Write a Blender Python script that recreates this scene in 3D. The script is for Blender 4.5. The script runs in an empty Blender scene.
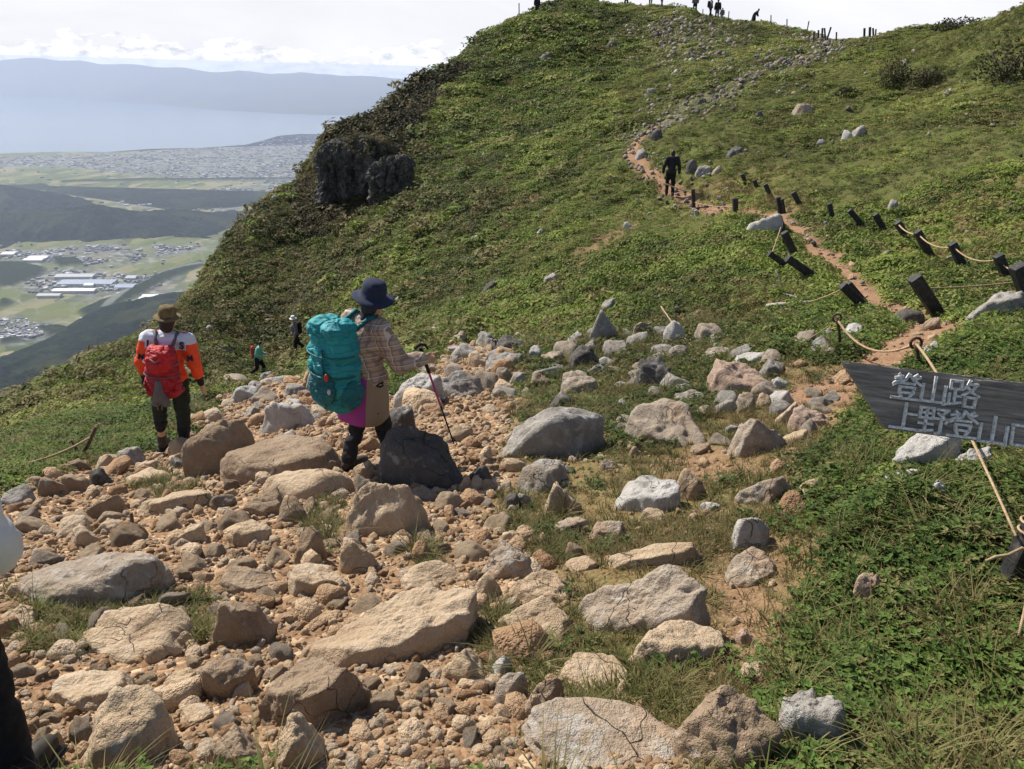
import bpy, bmesh, math, random
import numpy as np
from mathutils import Vector, Matrix, Quaternion

# ------------------------------------------------------------------ camera, world, sun, exposure
scene = bpy.context.scene
W_, H_, F_ = 1024.0, 769.0, 780.0
PITCH = math.atan((384.5 - 69.0) / F_); ROLL = .0262
cp, sp = math.cos(PITCH), math.sin(PITCH)
cam_d = bpy.data.cameras.new('camera'); cam = bpy.data.objects.new('camera', cam_d)
scene.collection.objects.link(cam); scene.camera = cam
cam.location = (0, 0, 0); cam.rotation_euler = (Matrix.Rotation(math.pi / 2 - PITCH, 3, 'X') @ Matrix.Rotation(ROLL, 3, 'Z')).to_euler()
cam_d.sensor_fit = 'HORIZONTAL'; cam_d.sensor_width = 36.0; cam_d.lens = 36.0 * F_ / W_
cam_d.clip_start = 0.05; cam_d.clip_end = 200000.0

SUN_AZ, SUN_EL = math.radians(-50), math.radians(47)     # azimuth measured from +Y (view), negative = left
sun_dir = Vector((math.sin(SUN_AZ) * math.cos(SUN_EL), math.cos(SUN_AZ) * math.cos(SUN_EL), math.sin(SUN_EL)))
sd = bpy.data.lights.new('sun', 'SUN'); so = bpy.data.objects.new('sun', sd); scene.collection.objects.link(so)
sd.energy = 5.0; sd.angle = math.radians(0.53); sd.color = (1.0, 0.93, 0.82)
so.rotation_euler = (-sun_dir).to_track_quat('-Z', 'Y').to_euler()

scene.view_settings.view_transform = 'Standard'; scene.view_settings.look = 'None'
scene.view_settings.gamma = 1.0; scene.view_settings.exposure = 0.5
scene.render.engine = 'CYCLES'
cy = scene.cycles
cy.max_bounces = 5; cy.diffuse_bounces = 2; cy.glossy_bounces = 2; cy.transmission_bounces = 3
cy.transparent_max_bounces = 8; cy.volume_bounces = 1; cy.sample_clamp_indirect = 4
cy.use_denoising = True

# ------------------------------------------------------------------ node helper
class N:
    def __init__(s, tree): s.t = tree; s.n = tree.nodes; s.l = tree.links
    def new(s, typ, **kw):
        nd = s.n.new(typ)
        for k, v in kw.items():
            if k == 'ins':
                for kk, vv in v.items():
                    s.put(nd.inputs[kk], vv)
            else: setattr(nd, k, v)
        return nd
    def put(s, sock, v):
        if isinstance(v, bpy.types.NodeSocket): s.l.new(v, sock)
        else: sock.default_value = v
    def noise(s, vec, scale, detail=4, rough=.55, dist=0.0):
        nd = s.new('ShaderNodeTexNoise'); nd.inputs['Scale'].default_value = scale
        nd.inputs['Detail'].default_value = detail; nd.inputs['Roughness'].default_value = rough
        nd.inputs['Distortion'].default_value = dist
        if vec is not None: s.l.new(vec, nd.inputs['Vector'])
        return nd.outputs['Fac']
    def voro(s, vec, scale, feature='F1', out='Distance', metric='EUCLIDEAN', rnd=1.0):
        nd = s.new('ShaderNodeTexVoronoi', feature=feature, distance=metric)
        nd.inputs['Scale'].default_value = scale; nd.inputs['Randomness'].default_value = rnd
        if vec is not None: s.l.new(vec, nd.inputs['Vector'])
        return nd.outputs[out]
    def ramp(s, fac, stops, interp='LINEAR'):
        nd = s.new('ShaderNodeValToRGB'); cr = nd.color_ramp; cr.interpolation = interp
        while len(cr.elements) < len(stops): cr.elements.new(0.5)
        for e, (p, c) in zip(cr.elements, stops):
            e.position = p; e.color = (c[0], c[1], c[2], 1) if hasattr(c, '__len__') else (c, c, c, 1)
        s.l.new(fac, nd.inputs[0]); return nd.outputs[0]
    def mix(s, fac, a, b, mode='MIX'):
        nd = s.new('ShaderNodeMix', data_type='RGBA', blend_type=mode)
        def c(v): return v if isinstance(v, bpy.types.NodeSocket) else (v[0], v[1], v[2], 1)
        s.put(nd.inputs[0], fac); s.put(nd.inputs[6], c(a)); s.put(nd.inputs[7], c(b)); return nd.outputs[2]
    def math(s, op, a, b=None, c=None, clamp=False):
        nd = s.new('ShaderNodeMath', operation=op); nd.use_clamp = clamp
        s.put(nd.inputs[0], a)
        if b is not None: s.put(nd.inputs[1], b)
        if c is not None: s.put(nd.inputs[2], c)
        return nd.outputs[0]
    def mapr(s, v, a, b, c=0.0, d=1.0):
        nd = s.new('ShaderNodeMapRange'); s.put(nd.inputs[0], v)
        for i, x in enumerate((a, b, c, d)): nd.inputs[i + 1].default_value = x
        return nd.outputs[0]
    def bump(s, h, strength=.5, dist=.02, nrm=None):
        nd = s.new('ShaderNodeBump'); nd.inputs['Strength'].default_value = strength; nd.inputs['Distance'].default_value = dist
        s.l.new(h, nd.inputs['Height'])
        if nrm is not None: s.l.new(nrm, nd.inputs['Normal'])
        return nd.outputs[0]
    def pos(s): return s.new('ShaderNodeNewGeometry').outputs['Position']
    def obj(s): return s.new('ShaderNodeTexCoord').outputs['Object']
    def attr(s, name, out='Fac'): return s.new('ShaderNodeAttribute', attribute_name=name).outputs[out]
    def rnd(s): return s.new('ShaderNodeObjectInfo').outputs['Random']

def material(name, fn, rough=.85, spec=.25, transl=0.0):
    m = bpy.data.materials.new(name); m.use_nodes = True
    t = m.node_tree; t.nodes.clear(); n = N(t)
    out = n.new('ShaderNodeOutputMaterial')
    b = n.new('ShaderNodeBsdfPrincipled'); b.inputs['Roughness'].default_value = rough
    b.inputs['Specular IOR Level'].default_value = spec
    r = fn(n, b)
    col = r if isinstance(r, bpy.types.NodeSocket) else None
    if col is not None: n.l.new(col, b.inputs['Base Color'])
    if transl > 0:
        tr = n.new('ShaderNodeBsdfTranslucent'); mx = n.new('ShaderNodeMixShader'); mx.inputs[0].default_value = transl
        if col is not None: n.l.new(col, tr.inputs[0])
        n.l.new(b.outputs[0], mx.inputs[1]); n.l.new(tr.outputs[0], mx.inputs[2]); n.l.new(mx.outputs[0], out.inputs[0])
    else: n.l.new(b.outputs[0], out.inputs[0])
    return m

def flat_mat(name, c, rough=.8, spec=.2, var=.25, scale=30, bump=.0, metal=0.0):
    def fn(n, b):
        b.inputs['Metallic'].default_value = metal
        v = n.noise(n.obj(), scale, 5, .6)
        lo = tuple(x * (1 - var) for x in c); hi = tuple(min(1, x * (1 + var)) for x in c)
        if bump: n.l.new(n.bump(v, .6, bump), b.inputs['Normal'])
        return n.ramp(v, [(.3, lo), (.7, hi)])
    return material(name, fn, rough, spec)

# ------------------------------------------------------------------ world (Nishita sky + thin cloud veil and a cumulus line)
world = bpy.data.worlds.new('World'); scene.world = world; world.use_nodes = True
wt = world.node_tree; wt.nodes.clear(); w = N(wt)
sky = w.new('ShaderNodeTexSky', sky_type='NISHITA'); sky.sun_disc = False
sky.sun_elevation = SUN_EL; sky.sun_rotation = SUN_AZ; sky.altitude = 1300; sky.air_density = 1.0; sky.dust_density = 1.5
bg1 = w.new('ShaderNodeBackground'); bg1.inputs[1].default_value = .085; w.l.new(sky.outputs[0], bg1.inputs[0])
tc = w.new('ShaderNodeTexCoord').outputs['Generated']
sep = w.new('ShaderNodeSeparateXYZ'); w.l.new(tc, sep.inputs[0]); ez = sep.outputs[2]
mp = w.new('ShaderNodeMapping'); mp.inputs['Scale'].default_value = (1, 1, 4); w.l.new(tc, mp.inputs[0])
veil = w.noise(mp.outputs[0], 2.2, 6, .6, .6)
veilc = w.ramp(veil, [(.3, (.61, .62, .67)), (.62, (.71, .71, .73))])
# cumulus line: puffy tops above a level edge
mp2 = w.new('ShaderNodeMapping'); mp2.inputs['Scale'].default_value = (1, 1, 2.2); w.l.new(tc, mp2.inputs[0])
puf = w.noise(mp2.outputs[0], 26, 7, .62)
puf2 = w.noise(mp2.outputs[0], 7, 2, .5)
topz = w.math('ADD', w.mapr(puf, .35, .65, -.002, .022), w.mapr(puf2, .35, .65, .001, .012))
cm = w.mapr(w.math('SUBTRACT', topz, ez), .0, .006)
cum = w.math('MULTIPLY', cm, w.mapr(ez, -.05, -.02))
puf3 = w.noise(mp2.outputs[0], 60, 6, .6)
cumc = w.ramp(puf3, [(.34, (.52, .55, .62)), (.54, (.82, .81, .82))])
cc = w.mix(cum, veilc, cumc)
low = w.mapr(ez, -.02, -.06)
cc = w.mix(low, cc, (.50, .55, .65))
bg2 = w.new('ShaderNodeBackground'); bg2.inputs[1].default_value = 1.0; w.l.new(cc, bg2.inputs[0])
mixs = w.new('ShaderNodeMixShader')
cov = w.mapr(ez, .08, .32, 1.0, .05)
w.l.new(cov, mixs.inputs[0]); w.l.new(bg1.outputs[0], mixs.inputs[1]); w.l.new(bg2.outputs[0], mixs.inputs[2])
wo = w.new('ShaderNodeOutputWorld'); w.l.new(mixs.outputs[0], wo.inputs[0])

# ------------------------------------------------------------------ numpy noise
def _hash(ix, iy, iz, seed):
    h = (ix.astype(np.int64) * 374761393 + iy.astype(np.int64) * 668265263 + iz.astype(np.int64) * 2147483647 + seed * 1274126177) & 0xffffffff
    h = ((h ^ (h >> 13)) * 1274126177) & 0xffffffff
    h = ((h ^ (h >> 16)) * 2246822519) & 0xffffffff
    h ^= h >> 13
    return h
def noise3(p, seed=0):
    p = np.asarray(p, dtype=np.float64); i = np.floor(p); f = p - i; i = i.astype(np.int64)
    u = f * f * f * (f * (f * 6 - 15) + 10)
    r = 0
    for dx in (0, 1):
        for dy in (0, 1):
            for dz in (0, 1):
                h = _hash(i[:, 0] + dx, i[:, 1] + dy, i[:, 2] + dz, seed)
                gx = ((h & 1023) / 511.5) - 1; gy = (((h >> 10) & 1023) / 511.5) - 1; gz = (((h >> 20) & 1023) / 511.5) - 1
                d = gx * (f[:, 0] - dx) + gy * (f[:, 1] - dy) + gz * (f[:, 2] - dz)
                wx = u[:, 0] if dx else 1 - u[:, 0]; wy = u[:, 1] if dy else 1 - u[:, 1]; wz = u[:, 2] if dz else 1 - u[:, 2]
                r = r + d * wx * wy * wz
    return r * 1.25
def fbm(p, oct=4, seed=0, gain=.5, lac=2.03):
    a, s, tot = 1.0, 0, 0; p = np.asarray(p, float)
    for k in range(oct):
        s = s + a * noise3(p, seed + k * 17); tot += a; a *= gain; p = p * lac
    return s / tot
def n2(x, y, scale, oct=4, seed=0, gain=.5):
    return fbm(np.stack([x * scale, y * scale, np.full_like(x, seed * 7.31)], 1), oct, seed, gain)

# ------------------------------------------------------------------ tags and mesh building
def tag(o, label=None, cat=None, group=None, kind=None):
    if label: o['label'] = label
    if cat: o['category'] = cat
    if group: o['group'] = group
    if kind: o['kind'] = kind
    return o
def link(o, parent=None):
    scene.collection.objects.link(o)
    if parent is not None: o.parent = parent
    return o
def empty(name, loc=(0, 0, 0), rz=0.0):
    o = bpy.data.objects.new(name, None); o.location = loc; o.rotation_euler = (0, 0, rz); o.empty_display_size = .1
    return link(o)
def mesh_np(name, verts, faces, mat=None, smooth=True, attrs=None, parent=None, add=True):
    """faces: (n,3) or (n,4) int array"""
    me = bpy.data.meshes.new(name); v = np.asarray(verts, np.float32); f = np.asarray(faces, np.int32)
    k = f.shape[1]
    me.vertices.add(len(v)); me.vertices.foreach_set('co', v.ravel())
    me.loops.add(f.size); me.loops.foreach_set('vertex_index', f.ravel())
    me.polygons.add(len(f)); me.polygons.foreach_set('loop_start', np.arange(0, f.size, k, dtype=np.int32))
    me.polygons.foreach_set('loop_total', np.full(len(f), k, np.int32))
    me.update(calc_edges=True)
    me.polygons.foreach_set('use_smooth', np.full(len(f), smooth, bool))
    if attrs:
        for an, av in attrs.items():
            a = me.attributes.new(an, 'FLOAT', 'POINT'); a.data.foreach_set('value', np.asarray(av, np.float32))
    if mat is not None: me.materials.append(mat)
    o = bpy.data.objects.new(name, me)
    if add: link(o, parent)
    return o
def from_bm(name, bm, mat=None, parent=None, smooth=False, add=True):
    me = bpy.data.meshes.new(name); bm.normal_update(); bm.to_mesh(me); bm.free()
    if smooth: me.polygons.foreach_set('use_smooth', np.full(len(me.polygons), True, bool))
    if mat is not None: me.materials.append(mat)
    o = bpy.data.objects.new(name, me)
    if add: link(o, parent)
    return o
def tube_vf(pts, radii, seg=8, caps=True):
    pts = [Vector(p) for p in pts]
    if not hasattr(radii, '__len__'): radii = [radii] * len(pts)
    V, Fc = [], []; prev = None
    for i, p in enumerate(pts):
        t = (pts[min(i + 1, len(pts) - 1)] - pts[max(i - 1, 0)]).normalized()
        if prev is None:
            a = Vector((0, 0, 1)) if abs(t.z) < .9 else Vector((1, 0, 0)); u = t.cross(a).normalized()
        else: u = (prev - t * prev.dot(t)).normalized()
        prev = u; v = t.cross(u)
        for k in range(seg):
            an = 2 * math.pi * k / seg; V.append(p + (u * math.cos(an) + v * math.sin(an)) * radii[i])
    for i in range(len(pts) - 1):
        for k in range(seg):
            a = i * seg + k; b = i * seg + (k + 1) % seg; Fc.append((a, b, b + seg, a + seg))
    if caps:
        for base, rev in ((0, True), ((len(pts) - 1) * seg, False)):
            c = len(V); V.append(pts[0] if rev else pts[-1])
            for k in range(seg):
                a = base + k; b = base + (k + 1) % seg
                Fc.append((b, a, c, c) if rev else (a, b, c, c))
    return V, Fc
def bm_add(bm, V, Fc):
    vs = [bm.verts.new(v) for v in V]
    for f in Fc:
        ids = []
        for q in f:
            if q not in ids: ids.append(q)
        try: bm.faces.new([vs[q] for q in ids])
        except ValueError: pass
def tube(name, pts, radii, mat, seg=8, parent=None):
    bm = bmesh.new(); V, Fc = tube_vf(pts, radii, seg); bm_add(bm, V, Fc)
    return from_bm(name, bm, mat, parent, True)

# ------------------------------------------------------------------ pixel rays (used only to lay things out in the world)
cr_, sr_ = math.cos(ROLL), math.sin(ROLL)
def ray(x, y):
    u0 = (x - 512.0) / F_; s0 = (384.5 - y) / F_; u = u0 * cr_ - s0 * sr_; s = u0 * sr_ + s0 * cr_
    dy = s * sp + cp
    return u / dy, (s * cp - sp) / dy          # X/Y , Z/Y
def on_ray(x, y, Y):
    a, b = ray(x, y); return Vector((a * Y, Y, b * Y))
def project(p):
    zc = p[1] * cp - p[2] * sp; yc = p[1] * sp + p[2] * cp
    return 512 + F_ * (p[0] * cr_ + yc * sr_) / zc, 384.5 - F_ * (-p[0] * sr_ + yc * cr_) / zc

# ------------------------------------------------------------------ local terrain: smooth surface through surveyed points
CT = [
 (512,769,1.77),(0,769,1.95),(1024,769,1.7),(250,769,1.85),(780,769,1.72),
 (512,680,2.35),(200,680,2.5),(820,680,2.2),(512,600,3.05),(0,600,3.3),(250,600,3.2),(780,600,2.8),(980,600,2.45),
 (512,500,4.7),(300,500,4.9),(120,500,5.5),(0,480,6.5),(700,500,4.3),(860,500,3.7),(980,480,3.5),
 (360,470,5.6),(512,430,7.0),(430,430,7.2),(250,470,5.9),(170,458,7.7),(60,465,7.6),(0,455,9.0),
 (620,430,6.8),(740,430,6.3),(830,400,7.0),(700,385,8.6),(560,385,9.8),(900,370,7.6),(1000,345,8.0),(900,335,9.6),(820,330,11.2),
 (760,355,9.5),(620,350,12.0),(500,362,12.3),(450,380,10.8),(400,392,10.2),(330,410,10.0),(270,405,12.5),(240,425,10.5),
 (440,345,15),(510,345,14.5),(230,395,18),(250,385,22),(262,378,26),(298,353,30),(330,350,27),(400,318,27),
 (180,420,11.5),(100,440,11),(0,440,13),(150,400,16),(60,420,15),(0,412,19),(200,350,28),(100,385,20),(150,370,23),
 (0,420,22),(60,388,27),(120,351,32),(180,305,38),(230,240,45),(280,194,50),(330,140,56),(350,127,57),(400,97,64),(430,79,68),
 (480,42,76),(530,14,82),(565,2,86),(620,8,84),(700,17,80),(760,26,78),(800,41,75),(828,44,70),(870,40,60),(930,28,53),(1000,13,46),(1060,-4,42),
 (240,300,38),(200,330,33),(300,300,38),(300,250,44),(300,200,49),(330,170,53),
 (400,250,37),(400,200,44),(400,150,53),(400,110,60),(350,300,33),
 (500,300,22),(500,250,30),(500,200,38),(500,150,48),(500,100,60),(500,50,72),
 (600,300,18),(600,250,24.5),(600,200,32),(600,150,41),(600,100,54),(600,50,69),
 (560,330,15.5),(690,330,13.0),(700,290,16.5),(700,260,20),(700,205,29),(669,195,31),(628,150,38),(650,135,40),(720,150,34),
 (780,270,16.5),(780,200,26.5),(800,120,37),(800,60,55),(700,80,50),(700,40,66),(760,50,60),
 (870,300,13.3),(810,230,21.5),(930,314,11.5),(1000,320,9.6),(1000,280,12.8),(1000,250,15.5),(1000,200,20),(1000,150,26),(1000,100,32),(1000,50,38.5),
 (900,232,20.5),(900,150,29.5),(900,100,37),(900,60,46),
 (1150,400,6.0),(1150,300,10.5),(1150,200,19),(1150,100,30),(1150,20,38),
]
WP = [(0,0,-1.55),(-2.5,0,-1.9),(2.5,0,-1.3),(0,-2,-1.1),(3,-2,-.7),(-4,-2,-2.0),(-6,3,-3.9),(5,2,-1.5),(9,4,-1.7),
      (-11,7,-8.0),(-14,13,-12.5),(-22,14,-20),(-22,22,-17.5),(-31,31,-25),(-40,44,-38),(-46,60,-42),(-50,80,-46),(-36,95,-38),
      (-10,110,-9),(10,110,-2),(3,96,3.6),(30,95,-2),(45,70,2),(62,60,6),(60,40,9),(40,28,3.2),(24,14,.4),(16,7,-1.0),(30,110,-8),(70,110,-8),(-50,110,-45),
      (20,88,-.5),(36,72,.5)]
SIL = [(0,420,22),(60,388,27),(120,351,32),(180,305,38),(230,240,45),(280,194,50),(330,140,56),(350,127,57),(400,97,64),(430,79,68),
 (480,42,76),(530,14,82),(565,2,86),(620,8,84),(700,17,80),(760,26,78),(800,41,75),(870,40,60),(930,28,53),(1000,13,46)]
BH = []
for q in SIL:
    for dy, dz in ((2.5, .35), (7, 3.0), (14, 9.0)) if q[0] < 500 else ((3, .4), (8, 1.8)):
        v = on_ray(q[0], q[1], q[2] + dy); BH.append((v.x, v.y, v.z - dz))
pts = [tuple(on_ray(*c)) for c in CT] + WP + BH
pts = np.array(pts, float)
def uvc(X, Y): return np.stack([X / (Y + 7.0) * 2.2, np.log((Y + 7.0) / 7.0) * 1.55], 1)
C_ = uvc(pts[:, 0], pts[:, 1])
# solve for z/(Y+3) so nearby errors stay small
zs = pts[:, 2] / (pts[:, 1] + 3.5)
def kern(r2): return np.where(r2 > 1e-14, r2 * np.log(np.maximum(r2, 1e-14)) * .5, 0.0)
nC = len(C_)
K = kern(((C_[:, None] - C_[None]) ** 2).sum(2)) + np.eye(nC) * 6e-5
Pm = np.concatenate([np.ones((nC, 1)), C_], 1)
A = np.block([[K, Pm], [Pm.T, np.zeros((3, 3))]])
sol = np.linalg.solve(A, np.concatenate([zs, np.zeros(3)]))
def H0x(X, Y):
    X = np.atleast_1d(np.asarray(X, float)).ravel(); Y = np.atleast_1d(np.asarray(Y, float)).ravel()
    out = np.empty(len(X))
    for s in range(0, len(X), 40000):
        q = uvc(X[s:s + 40000], Y[s:s + 40000])
        k = kern(((q[:, None] - C_[None]) ** 2).sum(2))
        out[s:s + 40000] = k @ sol[:nC] + sol[nC] + q @ sol[nC + 1:]
    return out * (Y + 3.5)
_gu = np.linspace(-8, 8, 641); _gv = np.linspace(math.log(3.5 / 7.0) * 1.55, math.log(150 / 7.0) * 1.55, 260)
_GU, _GV = np.meshgrid(_gu, _gv); _Yy = np.exp(_GV / 1.55) * 7.0 - 7.0; _Xx = _GU * (_Yy + 7.0) / 2.2
_HG = (H0x(_Xx, _Yy) / (_Yy.ravel() + 3.5)).reshape(_GU.shape)
def H0(X, Y):
    X = np.atleast_1d(np.asarray(X, float)).ravel(); Y = np.atleast_1d(np.asarray(Y, float)).ravel()
    q = uvc(X, Y); a = np.clip((q[:, 0] - _gu[0]) / (_gu[1] - _gu[0]), 0, len(_gu) - 1.001); b = np.clip((q[:, 1] - _gv[0]) / (_gv[1] - _gv[0]), 0, len(_gv) - 1.001)
    i = a.astype(int); j = b.astype(int); fa = a - i; fb = b - j
    z = (_HG[j, i] * (1 - fa) + _HG[j, i + 1] * fa) * (1 - fb) + (_HG[j + 1, i] * (1 - fa) + _HG[j + 1, i + 1] * fa) * fb
    return z * (Y + 3.5)
_Yg = np.concatenate([np.geomspace(.9, 110, 700)])
def ground_px(x, y):
    a, b = ray(x, y); d = b * _Yg - H0(a * _Yg, _Yg)
    s = np.where((d[:-1] > 0) & (d[1:] <= 0))[0]
    if len(s) == 0:
        k = int(np.argmin(np.abs(d))); Y = _Yg[k]
    else:
        k = s[0]; t = d[k] / (d[k] - d[k + 1]); Y = _Yg[k] + t * (_Yg[k + 1] - _Yg[k])
    return np.array([a * Y, Y, b * Y])
def gpoly(pl): return np.array([ground_px(x, y)[:2] for x, y in pl])
def dist_line(X, Y, L):
    d = np.full(len(X), 1e9)
    for i in range(len(L) - 1):
        ax, ay = L[i][:2]; bx, by = L[i + 1][:2]; vx, vy = bx - ax, by - ay
        t = np.clip(((X - ax) * vx + (Y - ay) * vy) / (vx * vx + vy * vy + 1e-12), 0, 1)
        d = np.minimum(d, np.hypot(X - ax - t * vx, Y - ay - t * vy))
    return d
def inside(X, Y, L):
    r = np.zeros(len(X), bool); n = len(L); j = n - 1
    for i in range(n):
        xi, yi = L[i][:2]; xj, yj = L[j][:2]
        c = ((yi > Y) != (yj > Y)) & (X < (xj - xi) * (Y - yi) / (yj - yi + 1e-12) + xi); r ^= c; j = i
    return r
def sdf(X, Y, L):
    L = [tuple(q) for q in L]; d = dist_line(X, Y, L + [L[0]]); return np.where(inside(X, Y, L), -d, d)
def sstep(a, b, x):
    t = np.clip((x - a) / (b - a), 0, 1); return t * t * (3 - 2 * t)
# ------------------------------------------------------------------ ground cover masks (all laid out on the ground in world x, y)
RUB = gpoly([(-90,520),(0,492),(60,468),(110,452),(165,447),(215,402),(262,380),(300,378),(345,392),(400,395),(435,352),(478,340),(530,362),(520,392),(505,430),(515,470),(505,520),(560,560),(575,640),(640,705),(690,800),(-150,800)])
WORN = gpoly([(450,395),(500,385),(560,410),(640,450),(700,420),(740,372),(800,362),(862,378),(850,430),(800,455),(835,520),(815,600),(790,660),(800,720),(760,800),(640,800),(500,640),(450,520),(440,440)])
LUSH = gpoly([(835,800),(800,720),(800,640),(845,560),(835,470),(870,440),(870,395),(930,350),(1100,330),(1250,420),(1250,800)])
TRAIL_A = gpoly([(935,325),(905,312),(872,300),(848,276),(826,250),(808,232),(785,219),(740,212),(705,206),(690,199),(665,186),(645,166),(630,152),(640,137),(655,125)])
TRAIL_B = gpoly([(655,125),(680,106),(720,90),(760,74),(800,60),(815,47),(822,40)])
TRAIL_C = gpoly([(820,392),(860,380),(905,345),(935,325)])
DIRT = [gpoly(q) for q in ([(775,380),(850,378),(868,400),(845,425),(800,432),(780,405)], [(500,215),(520,196),(556,186),(556,196),(520,216)],
        [(560,268),(590,240),(643,218),(640,228),(600,258),(575,275)], [(415,220),(430,205),(445,208),(432,226)], [(700,560),(780,540),(800,620),(740,680),(690,650)],
        [(372,285),(385,255),(395,258),(385,290)], [(640,455),(740,440),(770,470),(690,480)])]
SCREE = gpoly([(600,18),(640,14),(700,20),(752,30),(745,62),(690,70),(640,64),(625,45)])
BRUSH = gpoly([(292,232),(300,178),(330,130),(352,118),(400,100),(452,62),(470,66),(415,130),(402,165),(395,200),(350,222),(320,240)])
DRY = [gpoly(q) for q in ([(505,350),(570,335),(640,322),(720,328),(770,350),(740,372),(640,430),(560,410),(520,392)], [(640,320),(690,285),(760,275),(800,300),(760,330),(690,345)], [(860,260),(900,215),(1040,170),(1060,250),(1000,262),(930,270)],
        [(740,205),(790,190),(830,215),(860,262),(840,268),(800,230)], [(690,190),(770,170),(780,195),(700,205)])]
DIPS = [(k, ) for k in ()]
def masks(X, Y):
    nz = n2(X, Y, .9, 4, 3) ; nf = n2(X, Y, 4.0, 3, 5)
    sc = 1 + Y * .05
    e = (nz * .9 + nf * .35) * np.clip(.35 + Y * .02, 0, 1.2)
    rub = 1 - sstep(-.15, .15, (sdf(X, Y, RUB) + e) / sc)
    worn = 1 - sstep(-.35, .35, (sdf(X, Y, WORN) + e) / sc)
    lush = 1 - sstep(-.15, .15, (sdf(X, Y, LUSH) + e) / sc)
    ta = 1 - sstep(.16, .52, dist_line(X, Y, TRAIL_A) + e * .5); tb = (1 - sstep(.5, 2.0, dist_line(X, Y, TRAIL_B) + e)) * .75
    t_c = 1 - sstep(.3, .7, dist_line(X, Y, TRAIL_C) + e * .5)
    dirt = np.maximum(ta, t_c)
    for D in DIRT: dirt = np.maximum(dirt, (1 - sstep(-.25, .2, (sdf(X, Y, D) + e) / sc)) * (.9 if D[:, 1].max() < 14 else .6))
    scree = .6 - .6 * sstep(-4.0, 2.5, sdf(X, Y, SCREE) + e * 3)
    brush = 1 - sstep(-1.0, 1.0, sdf(X, Y, BRUSH) + e * 1.5)
    dry = np.zeros_like(X)
    for D in DRY: dry = np.maximum(dry, 1 - sstep(-1.2, 1.2, sdf(X, Y, D) + e * 2.5))
    return dict(rub=rub, worn=np.clip(worn * 1.4, 0, 1) * (1 - rub), lush=lush, dirt=dirt, scree=np.maximum(scree, tb), brush=brush, dry=dry)

BL = ground_px(350, 205)        # foot of the crag
def height(X, Y, M=None, fine=True):
    X = np.asarray(X, float).ravel(); Y = np.asarray(Y, float).ravel()
    if M is None: M = masks(X, Y)
    z = H0(X, Y)
    grow = np.clip(Y / 25.0, .0, 1.6)
    z = z + n2(X, Y, .16, 3, 11) * .75 * np.clip((Y - 12) / 30, 0, 1) * (1 - M['dirt'])
    z = z + (n2(X, Y, .8, 4, 12) * .24 + (.15 - np.abs(n2(X + .4 * Y, Y * .9, .55, 3, 22))) * .75 * (1 - M['dirt'])) * np.clip((Y - 6) / 12, 0.06, 1) 
    z = z + n2(X, Y, 2.6, 3, 13) * .05 * np.clip(grow, .3, 1)
    z = z - M['dirt'] * .06
    if fine:
        bare = np.maximum(M['rub'], M['dirt'] * .6)
        z = z + bare * (n2(X, Y, 5.5, 4, 14, .6) * .05 + np.abs(n2(X, Y, 13, 3, 15)) * .03) * np.clip(1.6 - Y / 25, .2, 1)
        z = z + (1 - bare) * n2(X, Y, 9, 3, 16) * .02 + M['lush'] * (np.abs(n2(X, Y, 2.2, 3, 18)) * .28 - .04) * (Y < 12)
    return z

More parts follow.
